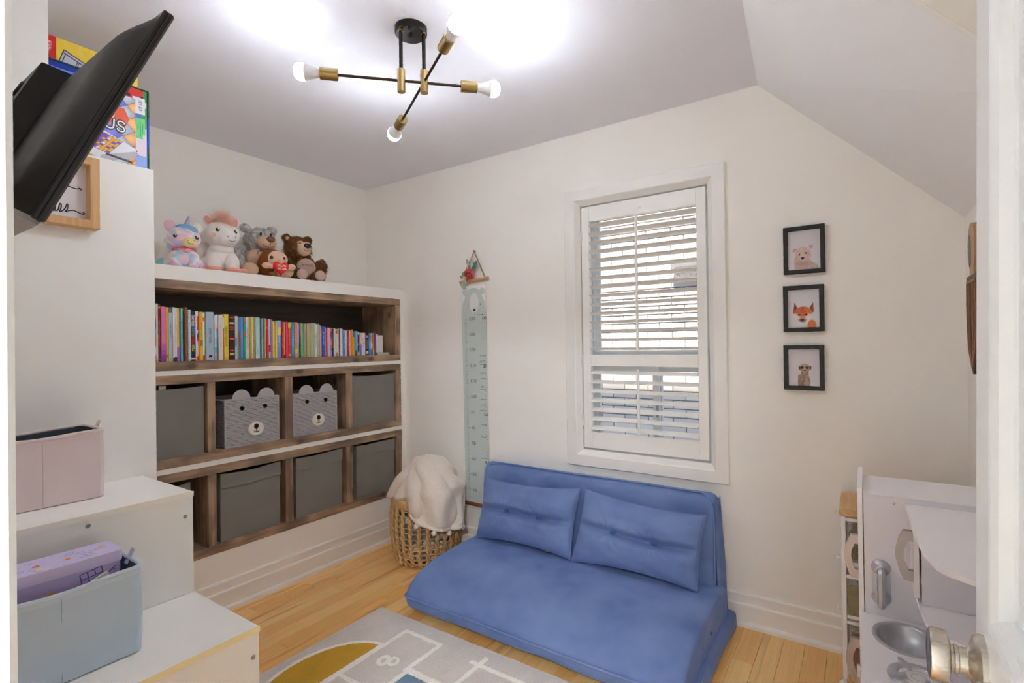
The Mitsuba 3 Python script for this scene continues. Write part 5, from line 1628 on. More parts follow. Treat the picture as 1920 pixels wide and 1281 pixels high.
def fabric_bin(name, label, x0, x1, y0, y1, z0, z1, col, rim, inside, seam_y):
    b = thing(name, label, 'storage bin', 'fabric bins on the stairs')
    t = .008
    r_ = .012

    def wall(U, V):
        # rounded rectangle outline, walls bulging a little
        per = []
        pts = [(x0 + r_, y0), (x1 - r_, y0), (x1, y0 + r_), (x1, y1 - r_), (x1 - r_, y1), (x0 + r_, y1), (x0, y1 - r_), (x0, y0 + r_)]
        ring = np.array(Polygon(pts).buffer(.004).exterior.coords)
        d = np.concatenate([[0], np.cumsum(np.linalg.norm(np.diff(ring, axis=0), axis=1))])
        s = U * d[-1]
        x = np.interp(s, d, ring[:, 0])
        y = np.interp(s, d, ring[:, 1])
        z = z0 + (z1 - z0) * V
        k = np.sin(np.pi * V) * .004
        cx, cy = (x0 + x1) / 2, (y0 + y1) / 2
        n = meshkit.fbm(np.stack([x * 7, y * 7, z * 7], -1), 2, 3) - .5
        x = x + np.sign(x - cx) * (k + n * .006)
        y = y + np.sign(y - cy) * k * .6
        sag = -.010 * np.clip((V - .5) * 2, 0, 1) * np.exp(-((y - (y0 + y1) / 2) / .10) ** 2)
        return np.stack([x, y, z + sag], -1)
    put('body', [grid(wall, 160, 24, closed_u=True), box(x0 + .004, x1 - .004, y0 + .004, y1 - .004, z0, z0 + .004)], col, 'fabric', b, smooth=35)
    put('rim', [tube(np.stack([wall(np.array(u), np.array(1.0)) for u in np.linspace(0, 1, 120, endpoint=False)]), .0055, 8, closed=True),
                trimesh.Trimesh(*(lambda g: (g.vertices, g.faces))(grid(lambda U, V: wall(U, .925 + .075 * V) + (wall(U, .925 + .075 * V) - np.array([(x0 + x1) / 2, (y0 + y1) / 2, 0]) * np.array([1, 1, 0])) * np.array([.012, .008, 0]), 160, 4, closed_u=True)), process=False)], rim, 'fabric', b, smooth=40)
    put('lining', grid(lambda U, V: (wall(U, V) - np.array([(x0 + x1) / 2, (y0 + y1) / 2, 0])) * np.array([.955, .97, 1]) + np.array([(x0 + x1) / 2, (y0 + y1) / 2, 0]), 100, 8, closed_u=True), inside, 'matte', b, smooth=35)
    z = np.linspace(z0 + .003, z0 + (z1 - z0) * .90, 46)
    put('stitching', [tube([(x1 + .0065, seam_y, a), (x1 + .0072, seam_y, a + .0026)], .0006, 4) for a in z], '#8f9aa2' if rim[1] < 'd' else '#b89a92', 'matte', b, smooth=60)
    yy = y1 + .004
    pts = [((x0 + x1) / 2 + .02, yy - .010, z1 - .012), ((x0 + x1) / 2 + .018, yy + .004, z1 + .014), ((x0 + x1) / 2 + .012, yy + .010, z1 + .024), ((x0 + x1) / 2 + .004, yy + .013, z1 + .018), ((x0 + x1) / 2, yy + .008, z1 + .002), ((x0 + x1) / 2 + .002, yy + .003, z1 - .022)]
    q = np.array(pts)
    lp = grid(lambda U, V: np.stack([np.interp(V, np.linspace(0, 1, 6), q[:, i]) + ((U - .5) * .022 if i == 0 else 0) for i in range(3)], -1), 4, 24)
    put('handle', lp, rim, 'fabric', b, smooth=True)
    return b


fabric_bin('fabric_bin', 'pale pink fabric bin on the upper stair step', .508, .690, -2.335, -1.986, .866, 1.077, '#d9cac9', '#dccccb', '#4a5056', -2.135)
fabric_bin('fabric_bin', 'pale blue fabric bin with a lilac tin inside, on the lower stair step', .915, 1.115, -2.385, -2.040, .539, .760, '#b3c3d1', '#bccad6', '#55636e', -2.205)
tn = thing('tin_box', 'lilac tin box printed with tile shapes, standing in the pale blue fabric bin', 'tin')
tx0, tx1, ty0, ty1, tz0, tz1 = .955, 1.060, -2.370, -2.062, .546, .798
put('body', rbox(tx0, tx1, ty0, ty1, tz0, tz1 - .012, .016, 20), '#b7a9d6', 'satin', tn, smooth=40)
lid = rbox(tx0 - .003, tx1 + .003, ty0 - .003, ty1 + .003, tz1 - .045, tz1 + .02, .016, 20)
lid = tri(m3.Manifold(m3.Mesh(np.asarray(lid.vertices, np.float32), np.asarray(lid.faces, np.uint32))).trim_by_plane((0, 0, 1), tz1 - .026).trim_by_plane((0, 0, -1), -tz1 - .001))
lk = put('lid', lid, '#cabfe4', 'satin', tn, smooth=30)
r = random.Random(6)
ol = []


def outline(pl, w=.0013):
    return pl.exterior.buffer(w)


fr_, top_, dots = [], [], []
for y, z, kind, rot, sc in ((-2.085, .735, 2, 40, .9), (-2.125, .705, 3, 12, 1.15), (-2.175, .675, 2, -12, 1.15), (-2.235, .705, 1, 18, 1.2), (-2.245, .655, 4, 8, 1), (-2.150, .747, 3, 10, .9), (-2.30, .69, 2, 30, 1), (-2.31, .63, 2, -10, 1)):
    s_ = .017 * sc
    cells = {1: [(0, 0), (1, 0)], 2: [(0, 0), (1, 0)], 3: [(0, 0), (1, 0), (2, 0), (0, -1)], 4: [(0, 0), (1, 0), (0, 1), (-1, 0), (0, -1)]}[kind]
    g = unary_union([outline(sbox(a * s_, b * s_, a * s_ + s_, b * s_ + s_).buffer(-.001).buffer(.001), .0013) for a, b in cells])
    fr_.append(affinity.translate(affinity.rotate(g, rot, origin=(0, 0)), y, z))
put('tile_print', place(extrude(unary_union(fr_).intersection(sbox(ty0 + .02, tz0, ty1 - .016, tz1 - .028)), .0004), (tx1 + .0002, 0, 0), (0, 1, 0), (0, 0, 1)), '#6b5aa0', 'satin', tn, smooth=False)
for k in range(8):
    a, b = r.uniform(ty0 + .03, ty1 - .03), r.uniform(tx0 + .02, tx1 - .02)
    s_ = r.uniform(.012, .018)
    g = unary_union([outline(sbox(i * s_, 0, i * s_ + s_, s_ * .8), .0007) for i in range(r.choice([1, 2, 3]))])
    top_.append(affinity.translate(affinity.rotate(g, r.uniform(0, 180), origin=(0, 0)), b, a))
put('tile_print', place(extrude(unary_union(top_).intersection(sbox(tx0 + .016, ty0 + .016, tx1 - .016, ty1 - .016)), .0004), (0, 0, tz1 + .0009), (1, 0, 0), (0, 1, 0)), '#a89ccb', 'satin', lk, smooth=False)
for b, a, c_ in ((1.012, -2.225, '#e2523e'), (1.020, -2.165, '#e8803c'), (1.040, -2.225, '#e8dc70'), (.985, -2.085, '#d9b06a')):
    put('dot_print', place(extrude(affinity.scale(Point(0, 0).buffer(1), .006, .007), .0004), (b, a, tz1 + .0010), (1, 0, 0), (0, 1, 0)), c_, 'satin', lk, smooth=False)
nt = unary_union([sbox(0, 0, .002, .02), sbox(.016, 0, .018, .02), sbox(0, .018, .018, .021), Point(-.002, .001).buffer(.004), Point(.014, .001).buffer(.004)])
put('note_print', place(extrude(affinity.rotate(nt, -90, origin=(0, 0)), .0004), (tx1 + .0002, -2.215, .690), (0, 1, 0), (0, 0, 1)), '#d8342c', 'satin', tn, smooth=False)
put('bell_print', place(extrude(affinity.scale(Point(0, 0).buffer(1), .009, .008), .0004), (tx1 + .0002, -2.208, .733), (0, 1, 0), (0, 0, 1)), '#d9a630', 'satin', tn, smooth=False)
bo = thing('booklet', 'folded white paper booklet tucked beside the lilac tin in the pale blue bin', 'booklet')
pg_ = place(box(-.05, .03, -.07, .03, 0, .006, .001), (1.080, -2.118, .722), (0, .92, .40), (0, -.40, .92))
put('paper', pg_, '#e9e4e2', 'satin', bo, smooth=False)
put('print', place(box(-.04, .022, .006, .022, .0062, .0066), (1.080, -2.118, .722), (0, .92, .40), (0, -.40, .92)), '#b79a90', 'satin', bo, smooth=False)

# ================================================================ board games on the closet, framed script beside them


def poly_mask(X, Y, pts):
    return shapely.contains_xy(Polygon(pts), X.ravel(), Y.ravel()).reshape(X.shape).astype(float)


def line_mask(X, Y, a, b, w):
    a, b = np.array(a, float), np.array(b, float)
    d = b - a
    t = np.clip(((X - a[0]) * d[0] + (Y - a[1]) * d[1]) / (d @ d), 0, 1)
    return (np.hypot(X - a[0] - t * d[0], Y - a[1] - t * d[1]) < w).astype(float)


def p_yellow(X, Y):
    im = np.ones(X.shape + (3,)) * np.array([238, 200, 62.])
    for k in range(9):
        a = k * .34
        im = over(im, .3 * poly_mask(X, Y, [(.45, .62), (.45 + math.cos(a) * 1.5, .62 + math.sin(a) * 1.5), (.45 + math.cos(a + .13) * 1.5, .62 + math.sin(a + .13) * 1.5)]), (246, 226, 130))
    im = over(im, poly_mask(X, Y, [(0, 0), (.75, 0), (.55, .34), (.2, .80), (0, .80)]), (172, 176, 190))
    Q = lambda u, v: (.03 + .42 * u + .20 * v, .44 + .46 * v - .12 * u)
    im = over(im, poly_mask(X, Y, [Q(0, 0), Q(1, 0), Q(1, 1), Q(0, 1)]), (190, 192, 206))
    im = over(im, poly_mask(X, Y, [Q(.62, .35), Q(1, .5), Q(1, 1), Q(.6, 1)]), (236, 204, 84))
    im = over(im, ell(X, Y, .42, .50, .10, .22, -36, .05), (226, 166, 112))
    im = over(im, ell(X, Y, .53, .47, .12, .07, -40, .05) + ell(X, Y, .50, .38, .12, .06, -52, .05), (232, 178, 128))
    for u in (0, .33, .66, 1):
        im = over(im, line_mask(X, Y, Q(u, 0), Q(u, 1), .018 if u in (0, 1) else .010), (46, 34, 40))
        im = over(im, line_mask(X, Y, Q(u, 0), Q(u, 1), .009 if u in (0, 1) else .004), (186, 184, 204))
    for v in (0, .5, 1):
        im = over(im, line_mask(X, Y, Q(0, v), Q(1, v), .018 if v in (0, 1) else .012), (46, 34, 40))
        im = over(im, line_mask(X, Y, Q(0, v), Q(1, v), .009 if v in (0, 1) else .005), (186, 184, 204))
    im = over(im, ((X < .15) & (Y > .79)).astype(float), (206, 42, 34))
    im = over(im, ell(X, Y, .86, .66, .13, .10, 10, .03), (206, 44, 32))
    im = over(im, ell(X, Y, .86, .68, .05, .035, 10, .05), (238, 200, 62))
    return im


def p_mid(X, Y):
    im = np.ones(X.shape + (3,)) * np.array([92, 132, 214.])
    n = meshkit.fbm(np.stack([X * 6, Y * 6, 0 * X], -1), 2)
    im = im + (n[..., None] - .5) * 50
    im = over(im, ((Y > .935)).astype(float), (24, 48, 150))
    im = over(im, ell(X, Y, .08, .85, .10, .075, 0, .05), (236, 230, 232))
    im = over(im, ell(X, Y, .09, .88, .05, .02, 20, .05) + ell(X, Y, .11, .84, .02, .04, 0, .05), (214, 74, 34))
    im = over(im, ell(X, Y, .16, .74, .10, .05, -20, .1), (150, 140, 214))
    red = ((X > .55) & (Y > .72)).astype(float)
    im = over(im, red, (206, 42, 32))
    for cx, cy, rr in ((.68, .80, .045), (.80, .90, .022), (.73, .93, .018), (.86, .80, .02), (.95, .90, .025), (.62, .92, .03)):
        im = over(im, ell(X, Y, cx, cy, rr, rr * .95, 0, .05) * red, (50, 18, 18))
    im = over(im, ((X > .955) & (Y > .60)).astype(float), (52, 140, 78))
    st_ = ((X > .855) & (X < .99)).astype(float)
    im = over(im, st_ * (Y < .86), (224, 208, 216))
    im = over(im, st_ * ell(X, Y, .98, .66, .09, .13, 0, .05), (64, 150, 84))
    im = over(im, st_ * ell(X, Y, .89, .62, .05, .08, 0, .05), (70, 104, 208))
    im = over(im, st_ * (Y < .185), (136, 164, 220))
    im = over(im, ((X > .84) & (X < .975) & (Y > .70) & (Y < .90)).astype(float), (228, 226, 228))
    for k in range(12):
        im = over(im, ((X > .905) & (X < .945) & (Y > .745 + .011 * k) & (Y < .745 + .011 * k + .003 + .003 * (k % 3 == 0))).astype(float), (70, 66, 70))
    im = over(im, ((X > .875) & (X < .975) & (Y > .39) & (Y < .645) & ((X + .0 < .95) | (Y > .45))).astype(float), (98, 204, 112))
    for k, (a, b) in enumerate(((.50, .56), (.42, .60), (.47, .58))):
        im = over(im, ((X > .895 + .025 * k) & (X < .903 + .025 * k) & (Y > a) & (Y < b)).astype(float), (30, 90, 50))
    return im


def p_blok(X, Y):
    im = np.ones(X.shape + (3,)) * np.array([150, 148, 208.])
    u, v = (X * 1.0 + Y * .9) * 4.2, (Y * 1.1 - X * .8) * 4.2
    iu, iv = np.floor(u), np.floor(v)
    hsh = np.mod(iu * 7 + iv * 13, 5)
    for k, c in enumerate(((104, 104, 196), (206, 132, 52), (166, 176, 186), (142, 140, 214), (214, 152, 84))):
        im = over(im, (hsh == k).astype(float), c)
    gl = ((u - iu - .4) ** 2 + (v - iv - .6) ** 2)
    im = im + np.clip(.25 - gl, 0, 1)[..., None] * 130
    im = over(im, ((u - iu < .03) | (v - iv < .03)).astype(float), (90, 86, 130))
    im = over(im, poly_mask(X, Y, [(.15, .62), (.86, .52), (.92, .66), (.86, .80), (.18, .80)]), (222, 84, 38))
    B = [(.05, .34), (.72, .40), (1.0, .28), (.45, .06)]
    im = over(im, poly_mask(X, Y, [(.0, .42), (.42, .47), (1.02, .24), (1.02, .14), (.56, -.02), (.0, .20)]), (222, 220, 226))
    im = over(im, poly_mask(X, Y, [(.56, .04), (1.02, .22), (1.02, .12), (.56, -.06)]), (176, 174, 178))
    a, b = X - .50, Y - .26
    p, q = (a * .92 - b * .75) * 22, (a * .30 + b * 1.15) * 26
    ip, iq = np.floor(p), np.floor(q)
    h2 = np.mod(np.floor(ip / 2) * 3 + np.floor(iq / 1.5) * 5 + np.mod(ip * iq, 3), 5)
    ins = ((np.abs(p) < 6.2) & (np.abs(q) < 4.2)).astype(float)
    for k, c in ((0, (118, 66, 176)), (1, (226, 166, 42)), (2, (118, 66, 176)), (3, (226, 166, 42))):
        im = over(im, ins * (h2 == k), c)
    im = over(im, ins * ((p - ip < .12) | (q - iq < .12)) * .5, (90, 60, 90))
    im = over(im, poly_mask(X, Y, [(.62, .06), (.95, .02), (.95, .05), (.62, .09)]), (50, 40, 44))
    return im


GAMES = [('board_game_box', 'yellow board game box with a cartoon cage, tallest, behind the others on the white closet', .325, .385, -2.058, -1.768, 2.432, p_yellow, '#e2bd3c'),
         ('board_game_box', 'blue and red board game box with barcode and green sticker on the white closet', .392, .440, -2.058, -1.758, 2.322, p_mid, '#1e4a9c'),
         ('board_game_box', 'board game box with purple and orange tiles, in front on the white closet', .446, .484, -2.058, -1.812, 2.264, p_blok, '#b9a7c8')]
for gi, (nm, lab, x0, x1, y0, y1, z1, fn, ec) in enumerate(GAMES):
    g = thing(nm, lab, 'board game', 'board games on top of the closet')
    z0 = NT + .0005
    put('box_body', box(x0, x1 - .0008, y0, y1, z0, z1, .0015), ec, 'satin', g, smooth=False)
    m, c = canvas(fn, y1 - y0 - .002, z1 - z0 - .002, 200, 260, (x1, y0 + .001, z0 + .001), (0, 1, 0), (0, 0, 1))
    put('cover_print', m, c, 'satin', g, smooth=False)
    if gi == 0:
        put('lettering', text('Kids', .013, (x1 + .0003, y0 + .018, z1 - .022), (0, 0, -1), (0, 1, 0), .0004), '#f2e8e6', 'satin', g, smooth=False)
    if gi == 1:
        put('rim', [box(x0 + .004, x1 + .004, y1, y1 + .006, z0, z0 + .09, .002), box(x0 + .004, x1 + .004, y0, y1 + .004, z1, z1 + .004, .002)], '#1f5a34', 'satin', g, smooth=False)
        put('rim', box(x0 + .004, x1 + .004, y1, y1 + .006, z0 + .09, z0 + .21, .002), '#2450b0', 'satin', g, smooth=False)
        put('rim', box(x0 + .004, x1 + .004, y1, y1 + .006, z0 + .21, z1 + .002, .002), '#23402c', 'satin', g, smooth=False)
        put('lettering', text('3+', .014, (x1 + .0003, y1 - .031, z0 + .052), (0, 0, 1), (0, -1, 0), .0004), '#4a3f44', 'satin', g, smooth=False)
    if gi == 2:
        w = y1 - y0
        put('lettering', text('DUO', .022, (x1 + .0003, y0 + w * .46, z0 + .160), (0, .98, -.1), (0, .1, .98), .0004), '#efe2da', 'satin', g, smooth=False)
        for d, c_, bo_ in ((.0005, '#2a2326', True), (.0011, '#eceaec', False)):
            tt_ = text('BLOKUS', .040, (x1 + .0003, y0 + w * .06, z0 + .123), (0, .985, -.06), (0, .06, .985), d, bo_, fit=w * .80)
            if bo_:
                sh2 = [tt_] + [trimesh.Trimesh(tt_.vertices + [0, a_, b_], tt_.faces, process=False) for a_, b_ in ((.0025, 0), (-.0025, 0), (0, .003), (0, -.004))]
                tt_ = trimesh.util.concatenate(sh2)
            put('lettering', tt_, c_, 'satin', g, smooth=False)

bf = thing('shadow_box_frame', 'square oak shadow box frame with black script, on the white closet wall behind the television', 'picture frame')
fy0, fy1, fz0, fz1 = -2.200, -1.938, 1.748, 1.992
m = mitred([(0, 0), (0, .040), (.002, .042), (.026, .042), (.028, .040), (.028, 0)], 0, fy1 - fy0, 0, fz1 - fz0, 0)
m = place(m, (CX, fy0, fz0), (0, 1, 0), (-1, 0, 0))
v = np.array(mitred([(0, 0), (0, .040), (.002, .042), (.026, .042), (.028, .040), (.028, 0)], 0, fy1 - fy0, 0, fz1 - fz0, 0).vertices)
m.vertices = np.stack([CX - v[:, 1], fy0 + v[:, 0], fz0 + v[:, 2]], 1)
m.fix_normals()
put('frame', m, None, 'pale_oak', bf, smooth=False, uv=(1, .6))
put('sheet', box(CX + .001, CX + .006, fy0 + .025, fy1 - .025, fz0 + .025, fz1 - .025), '#dedade', 'matte', bf, smooth=False)


def script(pts, w=.0016):
    p = np.array(pts, float)
    t = np.linspace(0, len(p) - 1, len(p) * 8)
    from scipy.interpolate import CubicSpline
    cs = CubicSpline(np.arange(len(p)), p)
    q = cs(t)
    return tube(np.column_stack([np.full(len(q), CX + .0065), q]), w, 5)


sw = [script([(-2.055, 1.795), (-2.050, 1.812), (-2.058, 1.818), (-2.060, 1.806), (-2.046, 1.797), (-2.040, 1.812), (-2.036, 1.824), (-2.034, 1.812), (-2.038, 1.797), (-2.030, 1.801), (-2.022, 1.815), (-2.018, 1.826), (-2.017, 1.812), (-2.024, 1.798), (-2.008, 1.806), (-1.990, 1.803), (-1.978, 1.799), (-1.972, 1.801), (-1.976, 1.805)]),
      script([(-2.10, 1.885), (-2.07, 1.900), (-2.05, 1.893), (-2.02, 1.888), (-1.995, 1.882), (-1.985, 1.886), (-1.980, 1.880)]), script([(-2.14, 1.800), (-2.12, 1.83), (-2.11, 1.80), (-2.09, 1.82), (-2.08, 1.80), (-2.06, 1.81)])]
put('script_lettering', sw, '#3a3636', 'matte', bf, smooth=True)

# ================================================================ play kitchen at the right
pk = thing('play_kitchen', 'white toy kitchen with silver sink, faucet and grey handles, behind the open door', 'play kitchen')
KW = '#e4e0e2'
KZ = .452
put('fridge_body', [box(2.699, 3.028, -.600, -.585, .10, .835, .001), box(2.699, 3.028, -.350, -.336, .10, .835, .001), box(2.699, 3.028, -.585, -.350, .10, .115), box(3.015, 3.028, -.6, -.336, .10, .835)], '#dcd8dd', 'satin', pk, smooth=False)
put('fridge_top', box(2.699, 3.028, -.602, -.334, .835, .8365, .0005), KW, 'satin', pk, smooth=False)
pan = Polygon([(-.334, .10), (-.602, .10), (-.602, .800), (-.590, .846), (-.566, .862), (-.40, .868), (-.345, .866), (-.334, .856)]).buffer(.0)
put('fridge_door', place(extrude(Polygon([(-.338, .335), (-.600, .335), (-.600, .800), (-.590, .846), (-.566, .862), (-.40, .868), (-.345, .866), (-.338, .856)]), .0135), (2.683, 0, 0), (0, 1, 0), (0, 0, 1)), '#ece9ea', 'satin', pk, smooth=False)
put('fridge_door', place(extrude(Polygon([(-.338, .11), (-.600, .11), (-.600, .325), (-.338, .325)]), .0135), (2.683, 0, 0), (0, 1, 0), (0, 0, 1)), '#ece9ea', 'satin', pk, smooth=False)
put('window_decal', place(extrude(sbox(-.59, .70, -.42, .80).buffer(-.02).buffer(.02), .001), (2.6822, 0, 0), (0, 1, 0), (0, 0, 1)), '#8e939c', 'gloss', pk, smooth=False)


def chandle(xf, y, z0, z1, out, col='#b9aeaa'):
    h = z1 - z0
    outer = [(0, 0), (-out * .55, 0), (-out * .8, h * .18), (-out, h * .42), (-out, h * .58), (-out * .8, h * .82), (-out * .55, h), (0, h)]
    inner = [(0, h * .19), (-out * .30, h * .19), (-out * .52, h * .36), (-out * .57, h * .5), (-out * .52, h * .64), (-out * .30, h * .81), (0, h * .81)]
    p = Polygon(outer + inner[::-1]).buffer(.0008)
    m = extrude(p, .018)
    v = m.vertices.copy()
    m.vertices = np.stack([xf + v[:, 0], y - .009 + v[:, 2], z0 + v[:, 1]], 1)
    m.fix_normals()
    return m


put('handle', chandle(2.683, -.50, .522, .665, .040), '#b5aaa6', 'brushed', pk, smooth=30, label='grey arched fridge handle')
put('handle', chandle(2.683, -.50, .165, .312, .040), '#b5aaa6', 'brushed', pk, smooth=30, label='grey arched freezer handle')
for x, y, z in ((2.777, -.601, .815), (2.949, -.601, .808)):
    put('screw', lathe([(0, .0005), (.0018, .0008), (.0019, .0022), (.0045, .0016), (.0055, 0)], 14, (x, y + .001, z), (0, -1, 0)), '#c9c9cc', 'brushed', pk)
put('counter_top', m3.Manifold.cube((.338, .818, .014)).translate((2.690, -1.42, KZ - .014)) - m3.Manifold.cylinder(.1, 1, 1, 56).scale((.076, .089, 1)).translate((2.797, -.722, KZ - .05)), KW, 'satin', pk, smooth=False)
put('cabinet', [box(2.705, 3.028, -1.415, -1.40, .08, KZ - .014), box(2.705, 2.718, -1.40, -.606, .08, KZ - .014), box(3.014, 3.028, -1.40, -.606, .08, KZ - .014)], '#dedade', 'satin', pk, smooth=False)
put('backsplash', box(3.016, 3.028, -1.42, -.602, KZ, .87, .001), '#dedade', 'satin', pk, smooth=False)
# round-fronted shelves
def kshelf(pts, z, t=.012):
    p = Polygon(pts)
    return place(extrude(p, t), (0, 0, z - t), (1, 0, 0), (0, 1, 0))


def rnd(x0, ye, xb=3.016, ya=-.601, slope=.0):
    c = [(xb, ya), (x0, ya), (x0 + .004, ya + (ye - ya) * .5), (x0 + .012, ya + (ye - ya) * .76)]
    c += [(x0 + .022 + .045 * (1 - math.cos(t)), ya + (ye - ya) * (.82 + .14 * math.sin(t))) for t in np.linspace(.1, 1.4, 9)]
    c += [(x0 + .085, ye + .004 * 1), (x0 + .13, ye - .02), (xb, ye - .05)]
    return c


put('shelf', kshelf(rnd(2.807, -1.168), .818), KW, 'satin', pk, smooth=25, label='upper round-fronted shelf')
put('shelf', kshelf(rnd(2.823, -.945), .575), KW, 'satin', pk, smooth=25, label='lower round-fronted shelf')
mw = put('microwave', box(2.834, 3.016, -.752, -.742, .576, .806), '#cfcbd2', 'satin', pk, smooth=False)
put('door', box(2.816, 2.829, -.756, -.604, .594, .800, .001), '#dcd3d3', 'satin', mw, smooth=False)
put('handle', chandle(2.816, -.742, .637, .778, .040), '#a99f9a', 'brushed', mw, smooth=30)
# faucet: two domed rosettes bridged by a spout
fx, fy = 2.742, -.6005
fct = put('faucet', [lathe([(0, .018), (.010, .0175), (.020, .012), (.025, .004), (.026, 0)], 28, (fx, fy, .605), (0, -1, 0)), lathe([(0, .012), (.012, .011), (.022, .007), (.026, 0)], 28, (fx, fy, .510), (0, -1, 0)), box(fx - .024, fx + .024, fy - .004, fy, .525, .595, .001)], '#c4c4c8', 'brushed', pk, smooth=40, label='silver toy faucet')
sp = np.array([(fx, fy - .016, .602), (fx + .001, fy - .034, .590), (fx + .001, fy - .040, .560), (fx + .001, fy - .040, .525), (fx, fy - .036, .502), (fx, fy - .026, .494)])
from scipy.interpolate import CubicSpline
spq = CubicSpline(np.arange(6), sp)(np.linspace(0, 5, 30))
spm = tube(spq, .0105 * (1 + .18 * np.sin(np.linspace(0, np.pi, 30))), 8)
put('spout', spm, '#bdbdc1', 'brushed', fct, smooth=25)
# sink bowl
snk = lathe([(.098, .0), (.098, .003), (.094, .0045), (.086, .003), (.082, -.002), (.074, -.020), (.058, -.036), (.036, -.044), (0, -.046)], 56)
snk.vertices[:, 0] *= .84
sk = put('sink', place(snk, (2.797, -.722, KZ + .0006), (1, 0, 0), (0, 1, 0)), '#c2c2c4', 'brushed', pk, smooth=60, label='silver oval sink bowl')
# burner with four-pronged trivet
bc3 = np.array([2.812, -.925, KZ])
bn = put('burner', lathe([(0, .002), (.040, .002), (.044, .004), (.046, .006), (.062, .006), (.066, .003), (.067, 0)][::-1], 44, bc3), '#c6c7ca', 'brushed', pk, smooth=40, label='toy burner ring')
m = lathe([(0, .0032), (.043, .003), (.043, .001)], 40, bc3)
rr_ = np.hypot(m.vertices[:, 0] - bc3[0], m.vertices[:, 1] - bc3[1])
put('burner_plate', m, '#d6d3cc', 'satin', bn)
for q in range(2):
    put('burner_swirl', lathe([(.014 + .014 * q, .0034), (.016 + .014 * q, .0040), (.018 + .014 * q, .0034)], 40, bc3), '#c2beb4', 'satin', bn)
for q in range(4):
    a = math.radians(30 + 90 * q)
    d = np.array([math.cos(a), math.sin(a), 0])
    s = np.array([-math.sin(a), math.cos(a), 0])
    pts = []
    for w_, rr2, zz in ((.0045, .030, .005), (.0045, .072, .005), (.0035, .032, .016), (.0045, .076, .012)):
        for sg in (-1, 1):
            pts.append(bc3 + d * rr2 + s * sg * w_ + [0, 0, zz])
    put('trivet_prong', m3.Manifold.hull_points(np.array(pts)), '#bfc1c6', 'brushed', bn, smooth=False)
kb2 = put('oven_knob', [lathe([(0, .022), (.006, .021), (.010, .012), (.017, .006), (.019, 0)], 24, (2.704, -.86, .395), (-1, 0, 0)), box(2.678, 2.690, -.866, -.854, .378, .412, .002)], '#c4c4c8', 'brushed', pk, smooth=35)
put('leg', [box(2.71, 2.735, -1.40, -1.375, 0, .08), box(2.71, 2.735, -.372, -.347, 0, .10), box(2.99, 3.015, -.372, -.347, 0, .10), box(2.99, 3.015, -1.40, -1.375, 0, .08), box(2.705, 2.73, -.62, -.595, 0, .10)], '#d6d2d4', 'satin', pk, smooth=False)

# ================================================================ shelf trolley behind it
ct = thing('storage_trolley', 'narrow white metal trolley with a wooden top and mesh baskets, between wall and toy kitchen', 'trolley')
qx0, qx1, qy0, qy1 = 2.625, 2.960, -.305, -.045
put('top_board', box(qx0 - .004, qx1 + .004, qy0 - .006, qy1 + .006, .668, .694, .002), None, 'pale_oak', ct, smooth=False, uv=(0, .85))
for x in (qx0, qx1 - .016):
    for y in (qy0, qy1 - .016):
        put('post', box(x, x + .016, y, y + .016, .055, .668, .002), '#e8e5e2', 'satin', ct, smooth=False)
for z0, z1 in ((.490, .655), (.290, .440), (.080, .268)):
    def ring(z):
        return m3.Manifold.cube((qx1 - qx0 - .006, qy1 - qy0 - .006, .012)).translate((qx0 + .003, qy0 + .003, z - .006)) - m3.Manifold.cube((qx1 - qx0 - .022, qy1 - qy0 - .022, .1)).translate((qx0 + .011, qy0 + .011, z - .05))
    bsk = put('basket', ring(z0), '#e8e5e2', 'satin', ct, smooth=False)
    put('rail', ring(z1), '#e8e5e2', 'satin', bsk, smooth=False)
    ws = []
    z = z0 + .006
    while z < z1:
        ws.append(rod((qx0 + .012, qy0 + .006, z), (qx1 - .012, qy0 + .006, z), .0009, 4))
        ws.append(rod((qx0 + .006, qy0 + .012, z), (qx0 + .006, qy1 - .012, z), .0009, 4))
        z += .0055
    x = qx0 + .018
    while x < qx0 + .16:
        ws.append(rod((x, qy0 + .0055, z0), (x, qy0 + .0055, z1), .0008, 4))
        x += .0055
    y = qy0 + .02
    while y < qy1 - .015:
        ws.append(rod((qx0 + .0055, y, z0), (qx0 + .0055, y, z1), .0008, 4))
        y += .0075
    put('wire_mesh', ws, '#9a9284', 'satin', bsk, smooth=60, kind='stuff')
    put('floor_sheet', box(qx0 + .008, qx1 - .008, qy0 + .008, qy1 - .008, z0 - .004, z0 - .002), '#dedbd6', 'satin', bsk, smooth=False)
for z in (.682, .498, .308):
    put('peg', [rod((qx0 - .014 + .012, -.28, z), (qx0 - .014, -.28, z), .003, 8), lathe([(0, .003), (.009, .002), (.010, 0), (.0, -.001)], 16, (qx0 - .014, -.28, z), (-1, 0, 0))], '#eeecea', 'satin', ct)
for x, y in ((qx0 + .008, qy0 + .008), (qx1 - .008, qy0 + .008), (qx0 + .008, qy1 - .008), (qx1 - .008, qy1 - .008)):
    put('caster', [lathe([(0, -.009), (.020, -.008), (.022, -.004), (.022, .004), (.020, .008), (0, .009)], 20, (x, y, .0225), (0, 1, 0)), box(x - .006, x + .006, y - .012, y + .012, .030, .056, .002)], '#dddad6', 'satin', ct)
